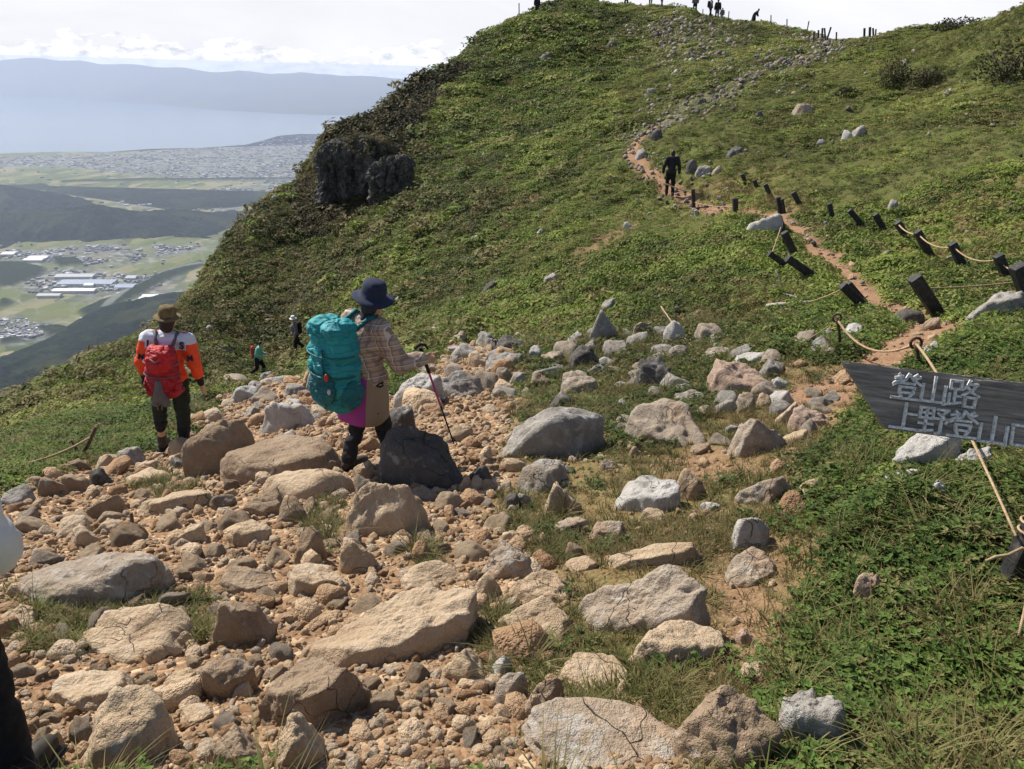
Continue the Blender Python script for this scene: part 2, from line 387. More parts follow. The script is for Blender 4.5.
# ------------------------------------------------------------------ ground material
def m_ground(n, b):
    p = n.pos()
    # soil and broken stone
    vc = n.voro(p, 24, 'F1', 'Color'); vd = n.voro(p, 24, 'DISTANCE_TO_EDGE', 'Distance'); vb = n.voro(p, 60, 'F1', 'Color')
    sp_ = n.new('ShaderNodeSeparateColor'); n.l.new(vc, sp_.inputs[0])
    sb_ = n.new('ShaderNodeSeparateColor'); n.l.new(vb, sb_.inputs[0])
    big = n.noise(p, 1.4, 5, .6)
    soil = n.ramp(big, [(.3, (.17, .095, .050)), (.55, (.26, .155, .085)), (.75, (.36, .245, .15))])
    chips = n.ramp(sp_.outputs[0], [(0, (.22, .125, .07)), (.5, (.38, .25, .15)), (1, (.50, .38, .25))])
    chips2 = n.ramp(sb_.outputs[0], [(0, (.17, .095, .05)), (1, (.40, .275, .17))])
    soil = n.mix(.55, soil, chips2)
    rub = n.mix(n.math('GREATER_THAN', sp_.outputs[1], .45), soil, chips)
    dirt = n.mix(.35, n.ramp(n.noise(p, 3, 5, .65), [(.3, (.20, .11, .065)), (.7, (.33, .20, .125))]), chips2)
    # turf
    t1 = n.noise(p, .35, 5, .6); t2 = n.noise(p, 6, 5, .7); t3 = n.noise(p, 45, 3, .7)
    turf = n.ramp(t1, [(.32, (.065, .078, .024)), (.5, (.095, .125, .03)), (.68, (.13, .155, .042))])
    turf = n.mix(n.mapr(t2, .42, .62), turf, (.13, .115, .05))
    turf = n.mix(n.mapr(t3, .45, .7, 0, .6), turf, (.035, .04, .014))
    worn = n.ramp(n.noise(p, 7, 5, .7), [(.3, (.16, .095, .045)), (.5, (.20, .145, .065)), (.68, (.16, .15, .055))])
    worn = n.mix(n.mapr(t3, .5, .7, 0, .5), worn, (.28, .22, .12))
    dry = n.ramp(t2, [(.3, (.15, .11, .05)), (.65, (.24, .18, .085))])
    c = n.mix(n.attr('worn'), turf, worn)
    c = n.mix(n.math('MULTIPLY', n.attr('dry'), .7), c, dry)
    c = n.mix(n.math('MULTIPLY', n.attr('brush'), .8), c, (.045, .040, .018))
    gravel = n.ramp(n.voro(p, 3.2, 'F1', 'Color'), [(.1, (.09, .08, .05)), (.5, (.20, .175, .15)), (.9, (.36, .32, .28))])
    c = n.mix(n.math('MULTIPLY', n.attr('scree'), n.mapr(t2, .38, .55)), c, gravel)
    c = n.mix(n.attr('rub'), c, rub)
    c = n.mix(n.attr('dirt'), c, dirt)
    h = n.math('ADD', n.math('MULTIPLY', n.mapr(vd, 0, .25), sp_.outputs[1]), n.math('MULTIPLY', n.noise(p, 60, 5, .7), .6))
    n.l.new(n.bump(h, .7, .02), b.inputs['Normal'])
    return c
MAT_GROUND = material('ground_mix', m_ground, .95, .1)

# ------------------------------------------------------------------ ground mesh
NU, NV = 1000, 1000
uu = np.linspace(-1.25, 1.35, NU); vv = np.concatenate([np.linspace(-2.5, 1.2, 60, endpoint=False), np.geomspace(1.2 + 3, 112 + 3, NV - 60) - 3])
UU, VV = np.meshgrid(uu, vv)
gX = (UU * (VV * .98 + 4.0)).ravel(); gY = VV.ravel()
GM = masks(gX, gY)
gZ = height(gX, gY, GM)
ids = np.arange(NU * len(vv)).reshape(len(vv), NU)
gF = np.stack([ids[:-1, :-1].ravel(), ids[:-1, 1:].ravel(), ids[1:, 1:].ravel(), ids[1:, :-1].ravel()], 1)
ground = mesh_np('ground', np.stack([gX, gY, gZ], 1), gF, MAT_GROUND, True, {k: GM[k] for k in ('rub', 'worn', 'dirt', 'scree', 'brush', 'dry')})
tag(ground, kind='structure')
def hz(x, y): return float(height([x], [y])[0])
def gp(x, y):
    """ground point seen at a pixel, sitting on the detailed ground"""
    p = ground_px(x, y); return Vector((p[0], p[1], hz(p[0], p[1])))

# ------------------------------------------------------------------ far land: plain, lake, hills, mountains, all at true distance
ZP = -1215.0
def plain_px(x, y, z=ZP):
    a, b = ray(x, y); Y = z / b; return np.array([a * Y, Y])
def ppoly(pl, z=ZP): return np.array([plain_px(x, y, z) for x, y in pl])
SHORE = ppoly([(-500,158),(-200,156),(-60,154),(0,153.5),(60,152),(110,152),(150,149),(200,148),(245,145),(262,141),(278,136),(300,134),(340,134.5),(420,131),(600,128),(900,124)])
WOODS = [ppoly(q) for q in ([(-60,262),(0,262),(22,263),(45,268),(38,276),(10,286),(-60,292)], [(-60,212),(0,208),(50,206),(48,216),(0,222)],
         [(75,312),(96,303),(115,296),(140,284),(165,272),(200,262),(203,266),(170,278),(150,290),(120,304),(90,320)],
         [(0,186),(46,184),(52,190),(0,196)], [(36,328),(60,326),(75,330),(50,336)], [(52,259),(78,257),(85,264),(60,267)], [(0,340),(20,337),(22,341),(0,345)],
         [(0,300),(8,298),(12,304),(0,307)], [(60,181),(140,179),(300,178),(300,180),(140,181),(60,183)])]
TOWNS = [ppoly(q) for q in ([(-500,161),(-100,157),(60,156),(180,150),(245,146),(262,142),(285,136),(330,135),(330,170),(250,182),(160,176),(60,166),(-100,170),(-500,178)],
         [(115,196),(160,190),(250,188),(260,205),(225,214),(190,205),(120,206)], [(-30,252),(40,250),(100,246),(155,252),(135,262),(95,268),(60,262),(0,262)],
         [(25,283),(60,270),(150,278),(170,288),(130,296),(60,298),(25,292)], [(0,320),(20,318),(50,325),(40,338),(0,340)], [(150,246),(200,243),(200,248),(160,254)], [(255,165),(330,158),(330,200),(270,200)])]
RIVER = ppoly([(250,256),(215,262),(180,268),(150,276),(130,288),(112,302),(100,315)])
FOOT = ppoly([(-700,640),(-400,500),(-200,420),(0,358),(47,339),(82,317),(98,309),(140,302),(178,295),(230,285),(330,270),(500,260),(900,255)])

px_ = np.concatenate([np.linspace(-900, -62, 170), np.linspace(-60, 560, 600)]); py_ = np.concatenate([np.linspace(122, 460, 520)])
PX, PY = np.meshgrid(px_, py_)
u0_ = (PX - 512) / F_; s0_ = (384.5 - PY) / F_; u_ = u0_ * cr_ - s0_ * sr_; s_ = u0_ * sr_ + s0_ * cr_; dY = s_ * sp + cp
pYw = ZP / ((s_ * cp - sp) / dY); pXw = u_ / dY * pYw
fX, fY = pXw.ravel(), pYw.ravel()
wd = np.zeros_like(fX); tw = np.zeros_like(fX); e2 = n2(fX, fY, .004, 4, 31)
for q in WOODS: wd = np.maximum(wd, 1 - sstep(-20, 20, sdf(fX, fY, q) + e2 * 60))
for q in TOWNS: tw = np.maximum(tw, 1 - sstep(-150, 250, sdf(fX, fY, q) + e2 * 500))
rv = 1 - sstep(18, 30, dist_line(fX, fY, RIVER) + e2 * 10)
nr, nc = PX.shape; ids = np.arange(nr * nc).reshape(nr, nc)
pF = np.stack([ids[:-1, :-1].ravel(), ids[1:, :-1].ravel(), ids[1:, 1:].ravel(), ids[:-1, 1:].ravel()], 1)
def m_plain(n, b):
    p = n.pos()
    mpn = n.new('ShaderNodeMapping'); mpn.inputs['Rotation'].default_value = (0, 0, .5); mpn.inputs['Scale'].default_value = (1, .45, 0); n.l.new(p, mpn.inputs[0])
    v = n.voro(mpn.outputs[0], .009, 'F1', 'Color', 'CHEBYCHEV', .7); sc = n.new('ShaderNodeSeparateColor'); n.l.new(v, sc.inputs[0])
    f = n.ramp(sc.outputs[0], [(0, (.055, .075, .028)), (.35, (.14, .155, .055)), (.6, (.085, .12, .035)), (.8, (.22, .205, .095)), (1, (.28, .24, .14))])
    big = n.noise(p, .0009, 4, .6); f = n.mix(n.mapr(big, .45, .65, 0, .6), f, (.14, .16, .06))
    f = n.mix(n.mapr(n.voro(mpn.outputs[0], .009, 'DISTANCE_TO_EDGE', 'Distance', rnd=.7), .04, .0, 0, .35), f, (.25, .24, .21))
    tn = n.voro(p, .03, 'F1', 'Color'); st = n.new('ShaderNodeSeparateColor'); n.l.new(tn, st.inputs[0])
    t = n.ramp(st.outputs[0], [(0, (.075, .08, .07)), (.45, (.15, .15, .15)), (.8, (.22, .22, .22)), (1, (.36, .36, .36))])
    f = n.mix(n.math('MULTIPLY', n.attr('town'), n.mapr(n.noise(p, .004, 4, .7), .38, .52, .35, .9)), f, t)
    f = n.mix(n.attr('wood'), f, n.ramp(n.noise(p, .03, 4, .7), [(.35, (.016, .024, .014)), (.65, (.032, .045, .022))]))
    f = n.mix(n.attr('river'), f, (.16, .17, .15))
    return f
plain = mesh_np('ground_plain', np.stack([fX, fY, np.full_like(fX, ZP) + wd * (14 + 6 * n2(fX, fY, .05, 2, 8))], 1), pF, material('plain_fields', m_plain, 1, 0), True, dict(town=tw, wood=wd, river=rv))
tag(plain, kind='structure')
big_v = [(-60000, -20000, ZP - 2), (60000, -20000, ZP - 2), (60000, 70000, ZP - 2), (-60000, 70000, ZP - 2)]
tag(mesh_np('ground_beyond', big_v, [(0, 1, 2, 3)], flat_mat('far_land', (.12, .14, .07), 1, 0, .3, .001), False), kind='structure')

def m_lake(n, b):
    b.inputs['IOR'].default_value = 1.33
    h = n.noise(n.pos(), .02, 5, .7); n.l.new(n.bump(h, .25, 2.0), b.inputs['Normal'])
    return n.ramp(n.noise(n.pos(), .0004, 3), [(.3, (.05, .09, .12)), (.7, (.08, .125, .15))])
lake_pl = [tuple(q) for q in SHORE] + [(45000, 48000), (-45000, 48000)]
bm = bmesh.new(); bm.faces.new([bm.verts.new((q[0], q[1], ZP + 1.5)) for q in lake_pl]); bmesh.ops.triangulate(bm, faces=bm.faces[:])
lk = from_bm('water_lake', bm, material('lake_water', m_lake, .18, .5)); tag(lk, kind='structure')

def hill_field(name, xs, ys, fz, mat, skirt=True):
    X, Y = np.meshgrid(xs, ys); x, y = X.ravel(), Y.ravel(); z = fz(x, y)
    i = np.arange(len(x)).reshape(X.shape)
    Fq = np.stack([i[:-1, :-1].ravel(), i[:-1, 1:].ravel(), i[1:, 1:].ravel(), i[1:, :-1].ravel()], 1)
    keep = (z[Fq] > ZP - 20).any(1)
    o = mesh_np(name, np.stack([x, y, z], 1), Fq[keep], mat); tag(o, kind='structure'); return o
def m_forest(n, b):
    p = n.pos(); a = n.noise(p, .02, 5, .7); c = n.noise(p, .0025, 4, .6)
    col = n.ramp(a, [(.3, (.004, .009, .006)), (.5, (.012, .021, .011)), (.72, (.036, .046, .020))])
    n.l.new(n.bump(a, 1.0, 30), b.inputs['Normal'])
    return n.mix(n.mapr(c, .5, .62, 0, .5), col, (.060, .065, .028))
MAT_FOREST = material('forest_slopes', m_forest, 1, 0)
MAT_FARM = material('far_mountain', lambda n, b: n.ramp(n.noise(n.pos(), .0006, 4), [(.3, (.05, .065, .065)), (.7, (.09, .10, .085))]), 1, 0)  # paler and bluer than forest: some haze is put into the colour
# middle hills standing on the plain
def ridge_pts(L):       # (px, top y, Y distance)
    out = []
    for x, y, Y in L:
        a, b = ray(x, y); out.append((a * Y, Y, b * Y - ZP))
    return out
RIDGES = [(ridge_pts([(-80,200,5900),(0,215,5800),(60,209,5850),(97,205,5900),(140,212,6050),(180,210,6250),(212,213,6450),(240,224,6700)]), 235, 1.0),
          (ridge_pts([(-120,180,6900),(0,185,6900),(30,190,6850),(45,200,6800)]), 260, 1.0)]
def f_mid(x, y):
    z = np.full(len(x), -60.0); e = fbm(np.stack([x * .0016, y * .0016, x * 0], 1), 5, 51, .55)
    g = fbm(np.stack([x * .02, y * .02, x * 0], 1), 3, 57, .6); rg_ = np.abs(fbm(np.stack([x * .0045, y * .0012, x * 0], 1), 3, 59)) * 2 - .3
    for L, wdt, k in RIDGES:
        for i in range(len(L) - 1):
            (ax, ay, ah), (bx, by, bh) = L[i], L[i + 1]; vx, vy = bx - ax, by - ay
            t = np.clip(((x - ax) * vx + (y - ay) * vy) / (vx * vx + vy * vy), 0, 1)
            d = np.hypot(x - ax - t * vx, y - ay - t * vy); h = ah + (bh - ah) * t
            z = np.maximum(z, h * (1 + .0 * e) * np.clip(1.0 - (d * (1 + e * .9 + rg_ * .5)) / (wdt * 1.75), -.3, 1))
    return ZP + z + np.clip(z, 0, 60) / 60 * (g * 16 + 5)
hill_field('hills', np.linspace(-6500, -1200, 520), np.linspace(4900, 7900, 320), f_mid, MAT_FOREST)
# the mountain's own lower slopes
def f_flank(x, y):
    L = [tuple(q) for q in FOOT] + [(9000, -2000), (-9000, -2000)]
    d = -sdf(x, y, L)
    e = fbm(np.stack([x * .0013, y * .0013, x * 0], 1), 5, 71, .55); g = fbm(np.stack([x * .02, y * .02, x * 0], 1), 3, 77, .6)
    r = 1 - np.abs(fbm(np.stack([x * .0022 + 3, y * .0009, x * 0], 1), 3, 73)) * 2
    dd = np.clip(d, 0, None)
    h = dd * .17 + np.clip(dd - 1200, 0, None) * .13 + np.clip(dd - 2000, 0, None) * .13
    h = h + np.clip(dd / 500, 0, 1) * (r - .5) * 120 + np.clip(dd / 300, 0, 1) * e * 90
    h = np.where(d < 0, d * .3, h + np.clip(dd / 40, 0, 1) * (8 + g * 14))
    rr_ = np.hypot(x, y - 40); cap = np.where(rr_ < 1500, -60 - rr_ * .45, 0)
    return np.minimum(ZP + h, cap)
hill_field('mountain_flank', np.linspace(-4200, 2500, 560), np.linspace(-600, 4800, 450), f_flank, MAT_FOREST)
# mountains beyond the lake
TOPL = [(-200, 64), (0, 61), (22, 59), (40, 58.5), (60, 60.5), (80, 60), (100, 64), (130, 65), (155, 68), (185, 67), (210, 71), (240, 70), (270, 74), (300, 73), (340, 77), (370, 76), (430, 80), (560, 82), (900, 82)]
def f_far(x, y):
    px = 512 + F_ * x / (y * cp) * 1.0
    Yr = 29000.0; tt_ = [(ray(*q)[0], min(-.0004, ray(*q)[1]) * Yr - ZP) for q in TOPL]
    top = np.interp(x / y, [q[0] for q in tt_], [q[1] for q in tt_])
    e = fbm(np.stack([x * .00025, y * .00025, x * 0], 1), 5, 91, .55)
    base = np.interp(px, [-200, 60, 110, 190, 260, 500], [26500, 26500, 24500, 22500, 21500, 21200]) + e * 1500
    t = np.clip((y - base) / (Yr - base), -.1, None)
    z = np.where(t < 1, t ** 1 * 1.0, 1 - (t - 1) * .6) * top
    return ZP + z * (1 + e * .18 * np.clip(1 - np.abs(t - 1) * 0, 0, 1))
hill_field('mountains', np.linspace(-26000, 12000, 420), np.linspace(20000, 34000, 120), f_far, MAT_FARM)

# town houses far below: one mass, with the factory halls and the nearest village as things of their own
rng = np.random.default_rng(5)
def boxes_mesh(name, C, S, R, Hh, mat, tint):
    base = np.array([(-1, -1), (1, -1), (1, 1), (-1, 1)]) * .5
    V = []; cR, sR = np.cos(R), np.sin(R)
    for k in range(8):
        bx = base[k % 4][0] * S[:, 0]; by = base[k % 4][1] * S[:, 1]
        V.append(np.stack([C[:, 0] + bx * cR - by * sR, C[:, 1] + bx * sR + by * cR, ZP + (Hh if k > 3 else -2 * np.ones(len(Hh)))], 1))
    V = np.stack(V, 1).reshape(-1, 3); o = np.arange(len(C))[:, None] * 8
    Fq = np.concatenate([o + np.array(f)[None] for f in ((0, 1, 5, 4), (1, 2, 6, 5), (2, 3, 7, 6), (3, 0, 4, 7), (4, 5, 6, 7))])
    return mesh_np(name, V, Fq, mat, False, dict(tint=np.repeat(tint, 8)))
Cs, dens = [], [2600, 700, 620, 300, 240, 120, 500]
for q, nq in zip(TOWNS, dens):
    lo, hi = q.min(0), q.max(0); c = rng.uniform(lo, hi, (nq * 6, 2)); c = c[inside(c[:, 0], c[:, 1], q)]
    cl = n2(c[:, 0], c[:, 1], .004, 3, 9); c = c[cl > -.02][:int(nq * .8)]; Cs.append(c)
Cs = np.concatenate(Cs); ex = rng.uniform((-9000, 3600), (200, 10500), (900, 2)); Cs = np.concatenate([Cs, ex])
S = np.stack([rng.uniform(9, 24, len(Cs)), rng.uniform(8, 15, len(Cs))], 1); far = Cs[:, 1] > 7000; S[far] *= 1.7
MAT_TOWN = material('town_roofs', lambda n, b: n.ramp(n.attr('tint'), [(0, (.07, .075, .085)), (.5, (.16, .17, .18)), (.8, (.42, .42, .42)), (1, (.75, .75, .75))]), .7, .3)
town = boxes_mesh('distant_town', Cs, S, rng.choice([.3, .5, 1.1], len(Cs)), rng.uniform(5, 12, len(Cs)), MAT_TOWN, rng.random(len(Cs)) ** 1.4)
tag(town, 'pale speckle of houses spread over the plain by the lake', 'houses', kind='stuff')

MAT_HALL = [flat_mat('hall_blue', (.22, .27, .36), .6, .3, .15, .05), flat_mat('hall_white', (.62, .63, .64), .6, .3, .1, .05), flat_mat('hall_grey', (.33, .34, .35), .6, .3, .1, .05)]
MAT_WALLF = flat_mat('hall_wall', (.5, .5, .48), .8, .2, .1, .1)
def hall(px, py, wpx, dpx, mat, label, cat='factory', group='factory halls on the plain', hh=14.0, name='factory_hall', rot=.12):
    c = plain_px(px, py); sc = c[1] / F_ * 1.02; wm = wpx * sc; dm = dpx * sc / math.sin(math.atan(-ZP / c[1]))
    e = empty(name, (c[0], c[1], ZP), rot); tag(e, label, cat, group)
    bm = bmesh.new(); bmesh.ops.create_cube(bm, size=1, matrix=Matrix.Translation((0, 0, hh / 2 - 1)) @ Matrix.Diagonal((wm, dm, hh + 2, 1)))
    from_bm('wall', bm, MAT_WALLF, e)
    bm = bmesh.new(); nb = max(1, int(dm / 45))
    for k in range(nb):
        y0 = -dm / 2 + dm * k / nb; y1 = y0 + dm / nb; a = .51 * wm
        V = [(-a, y0, hh + .3), (a, y0, hh + .3), (a, (y0 + y1) / 2, hh + 5), (-a, (y0 + y1) / 2, hh + 5), (a, y1, hh + .3), (-a, y1, hh + .3)]
        bm_add(bm, [Vector(v) for v in V], [(0, 1, 2, 3), (3, 2, 4, 5), (0, 3, 5), (1, 4, 2)])
    from_bm('roof', bm, mat, e); return e
for a in [(88, 284, 52, 5, MAT_HALL[0], 'long blue-grey factory hall, widest roof on the plain'), (76, 277.5, 36, 3.5, MAT_HALL[2], 'grey factory hall behind the widest blue-grey one'),
          (75, 292, 40, 3, MAT_HALL[1], 'long white factory roof in front of the widest hall'), (90, 286.5, 9, 2.5, MAT_HALL[1], 'small bright white shed among the factory halls'),
          (37, 260, 18, 5, MAT_HALL[1], 'broad white warehouse roof at the edge of the hamlet'), (126, 288, 18, 4, MAT_HALL[0], 'blue-grey hall at the right end of the factory'),
          (50, 297, 22, 2.5, MAT_HALL[2], 'low grey shed at the near edge of the factory'), (132, 279, 10, 3, MAT_HALL[2], 'square pale hall by the river bend'),
          (157, 299, 30, 5, MAT_HALL[1], 'long white sheeted roof beside the dark forest slope'), (10, 255, 12, 3, MAT_HALL[1], 'white roof at the left edge of the plain')]:
    hall(*a)
# nearest village
vil = TOWNS[4]; lo, hi = vil.min(0), vil.max(0); cs = rng.uniform(lo, hi, (900, 2)); cs = cs[inside(cs[:, 0], cs[:, 1], vil)][:90]
he = empty('village_house', (cs[0][0], cs[0][1], ZP), .4); tag(he, 'small tiled house in the nearest village on the plain', 'house', 'houses of the nearest village')
bm = bmesh.new(); bmesh.ops.create_cube(bm, size=1, matrix=Matrix.Translation((0, 0, 2)) @ Matrix.Diagonal((14, 9, 6, 1))); hw = from_bm('wall', bm, MAT_WALLF, he)
bm = bmesh.new(); bm_add(bm, [Vector(v) for v in [(-7.6, -5.2, 5.01), (7.6, -5.2, 5.01), (7.6, 0, 8.5), (-7.6, 0, 8.5), (7.6, 5.2, 5.01), (-7.6, 5.2, 5.01)]], [(0, 1, 2, 3), (3, 2, 4, 5), (0, 3, 5), (1, 4, 2)])
hr = from_bm('roof', bm, flat_mat('tiled_roof', (.13, .14, .16), .5, .4, .2, .3), he)
hr2m = hr.data.copy(); hr2m.materials[0] = MAT_HALL[1]
for k, c in enumerate(cs[1:]):
    h = he.copy(); link(h); h.location = (c[0], c[1], ZP); h.rotation_euler = (0, 0, random.Random(k).choice([.3, .4, 1.9, 1.2]))
    for ch in (hw, hr):
        q = ch.copy(); link(q, h)
        if ch is hr and k % 4 == 0: q.data = hr2m

# ------------------------------------------------------------------ haze
bm = bmesh.new(); bmesh.ops.create_cube(bm, size=1, matrix=Matrix.Translation((0, 7000, (14 + ZP - 6) / 2)) @ Matrix.Diagonal((58000, 60000, 14 - (ZP - 6), 1)))
mh = bpy.data.materials.new('haze'); mh.use_nodes = True; t = mh.node_tree; t.nodes.clear()
pv = t.nodes.new('ShaderNodeVolumePrincipled'); pv.inputs['Density'].default_value = 3.6e-5; pv.inputs['Color'].default_value = (.66, .76, 1.0, 1)
pv.inputs['Anisotropy'].default_value = .25
oo = t.nodes.new('ShaderNodeOutputMaterial'); t.links.new(pv.outputs[0], oo.inputs['Volume'])
hzb = from_bm('haze', bm, mh); tag(hzb, kind='stuff')
# ------------------------------------------------------------------ rock materials
def rock_mat(name, lo, mid, hi, lichen=.3, stain=None, lich_col=(.50, .49, .46)):
    def fn(n, b):
        p = n.obj()
        mpn = n.new('ShaderNodeMapping'); n.l.new(p, mpn.inputs[0]); n.l.new(n.new('ShaderNodeVectorMath', operation='SCALE', ins={0: (37, 91, 53), 3: n.rnd()}).outputs[0], mpn.inputs['Location'])
        q = mpn.outputs[0]
        a = n.noise(q, 3.5, 6, .65, .4); f = n.noise(q, 38, 4, .75)
        c = n.ramp(a, [(.28, lo), (.5, mid), (.72, hi)])
        c = n.mix(n.mapr(f, .35, .7, 0, .45), c, tuple(x * .55 for x in mid))
        if lichen > 0:
            l = n.noise(q, 9, 5, .7); c = n.mix(n.mapr(l, .62 - lichen * .25, .72 - lichen * .2, 0, .75), c, lich_col)
        d = n.noise(q, 2.0, 5, .6); c = n.mix(n.mapr(d, .55, .7, 0, .7), c, stain or tuple(x * .45 for x in lo))
        c = n.mix(n.math('MULTIPLY', n.rnd(), .35), c, tuple(x * .75 for x in mid))
        wp = n.new('ShaderNodeVectorMath', operation='ADD'); n.l.new(q, wp.inputs[0]); sc_ = n.new('ShaderNodeVectorMath', operation='SCALE', ins={3: .35}); nt = n.new('ShaderNodeTexNoise'); nt.inputs['Scale'].default_value = 4; n.l.new(q, nt.inputs['Vector']); n.l.new(nt.outputs['Color'], sc_.inputs[0]); n.l.new(sc_.outputs[0], wp.inputs[1])
        cr = n.voro(wp.outputs[0], 3.2, 'DISTANCE_TO_EDGE', 'Distance'); crk = n.math('MULTIPLY', n.mapr(cr, .010, .0), n.mapr(d, .50, .60))
        c = n.mix(n.math('MULTIPLY', crk, .6), c, tuple(x * .3 for x in lo))
        sp1 = n.voro(q, 70, 'F1', 'Distance'); c = n.mix(n.mapr(sp1, .25, .05, 0, .5), c, tuple(min(1, x * 1.25) for x in hi))
        h = n.math('ADD', n.math('ADD', a, n.math('MULTIPLY', f, .55)), n.math('MULTIPLY', crk, -.5))
        n.l.new(n.bump(h, 1.0, .045), b.inputs['Normal'])
        return c
    return material(name, fn, .9, .2)
RM = {
 'tan':   rock_mat('rock_tan', (.38, .265, .165), (.52, .395, .265), (.62, .50, .37), .05, (.30, .185, .11)),
 'brown': rock_mat('rock_brown', (.24, .165, .105), (.34, .25, .17), (.45, .345, .245), .1, (.17, .115, .075)),
 'grey':  rock_mat('rock_grey', (.19, .175, .155), (.32, .295, .265), (.44, .41, .365), .45, (.33, .24, .15)),
 'mix':   rock_mat('rock_grey_tan', (.26, .20, .15), (.38, .31, .24), (.48, .40, .31), .35, (.40, .26, .15)),
 'white': rock_mat('rock_white', (.34, .32, .30), (.50, .48, .45), (.62, .60, .57), .3, (.40, .33, .25)),
 'dark':  rock_mat('rock_dark', (.075, .068, .062), (.13, .12, .11), (.21, .195, .18), .2, (.06, .055, .05)),
 'pink':  rock_mat('rock_pink', (.34, .22, .16), (.46, .33, .25), (.54, .42, .34), .2, (.35, .22, .14)),
}
_ico = {}
def ico(sub):
    if sub not in _ico:
        bm = bmesh.new(); bmesh.ops.create_icosphere(bm, subdivisions=sub, radius=1)
        V = np.array([v.co[:] for v in bm.verts]); Fc = np.array([[v.index for v in f.verts] for f in bm.faces]); bm.free()
        V /= np.linalg.norm(V, axis=1)[:, None]; _ico[sub] = (V, Fc)
    return _ico[sub]
STY = {  # planes, sharpness, noise amp, top flatness
 'flat': (12, 34, .06, .55), 'round': (13, 13, .055, .75), 'angular': (13, 60, .06, 1.0), 'slab': (11, 55, .055, .4), 'point': (11, 50, .07, 1.3), 'craggy': (20, 50, .085, 1.0), 'smooth': (10, 8, .045, .7)}
def rock_shape(seed, style='angular', sub=4, lean=0.0):
    """unit rock: footprint about 1 x 1, buried to z = -.45, top at z = 1"""
    r = np.random.default_rng(seed); V, Fc = ico(sub); npl, sharp, amp, flat = STY[style]
    nrm = r.normal(size=(npl, 3)); nrm[:, 2] *= .6; nrm /= np.linalg.norm(nrm, axis=1)[:, None]; hh = r.uniform(.62, 1.0, npl)
    tilt = r.normal(size=2) * .22; top = np.array([tilt[0] + lean, tilt[1] - .12, 1.0]); top /= np.linalg.norm(top)
    sides = np.array([[math.cos(a), math.sin(a), r.uniform(-.1, .45)] for a in np.linspace(0, 2 * math.pi, 6)[:-1] + r.uniform(0, 1.2)]); sides /= np.linalg.norm(sides, axis=1)[:, None]
    nrm = np.concatenate([nrm, top[None], sides, [[0, 0, -1]]]); hh = np.concatenate([hh, [.62 * flat + .2], r.uniform(.75, 1.0, 5), [.7]])
    if style == 'point':
        for s in (-1, 1):
            n_ = np.array([s * r.uniform(.7, 1.0), r.uniform(-.5, .3), r.uniform(.5, .8)]); n_ /= np.linalg.norm(n_); nrm = np.concatenate([nrm, n_[None]]); hh = np.append(hh, .68)
    wv = V + .10 * np.stack([fbm(V * 1.7 + seed, 2, seed + k) for k in range(3)], 1) * 2
    wv /= np.linalg.norm(wv, axis=1)[:, None]
    dots = np.clip(wv @ nrm.T, 0, None) / hh
    rad = 1.0 / np.power((dots ** sharp).sum(1), 1 / sharp)
    P = V * rad[:, None]
    nz = fbm(P * 2.2 + seed * 1.7, 7 if sub >= 5 else 5 if sub >= 4 else 3, seed, .56)
    rg = np.abs(fbm(P * 3.1 + seed * 2.1, 3, seed + 5)) if sub >= 4 else 0
    P = P + V * (nz * amp * 2.2 - rg * amp * 1.6)[:, None]
    if sub >= 5:   # chipped ledges
        st = fbm(P * np.array([1.2, 1.2, 5.0]) + seed, 3, seed + 9); P = P + V * (np.tanh(st * 8) * amp * .35)[:, None]
    zz_ = np.clip(P[:, 2] / P[:, 2].max(), -.3, 1); P[:, :2] *= (1 + .13 * (1 - zz_))[:, None]
    up = P[:, 2] > .12 * P[:, 2].max()
    for a in (0, 1):
        lo, hi = P[up, a].min(), P[up, a].max(); P[:, a] = (P[:, a] - (lo + hi) / 2) / (hi - lo)
    P[:, 2] = P[:, 2] / P[:, 2].max(); P[:, 2] = np.where(P[:, 2] < 0, P[:, 2] * .6, P[:, 2])
    return P, Fc
ROCKS = []
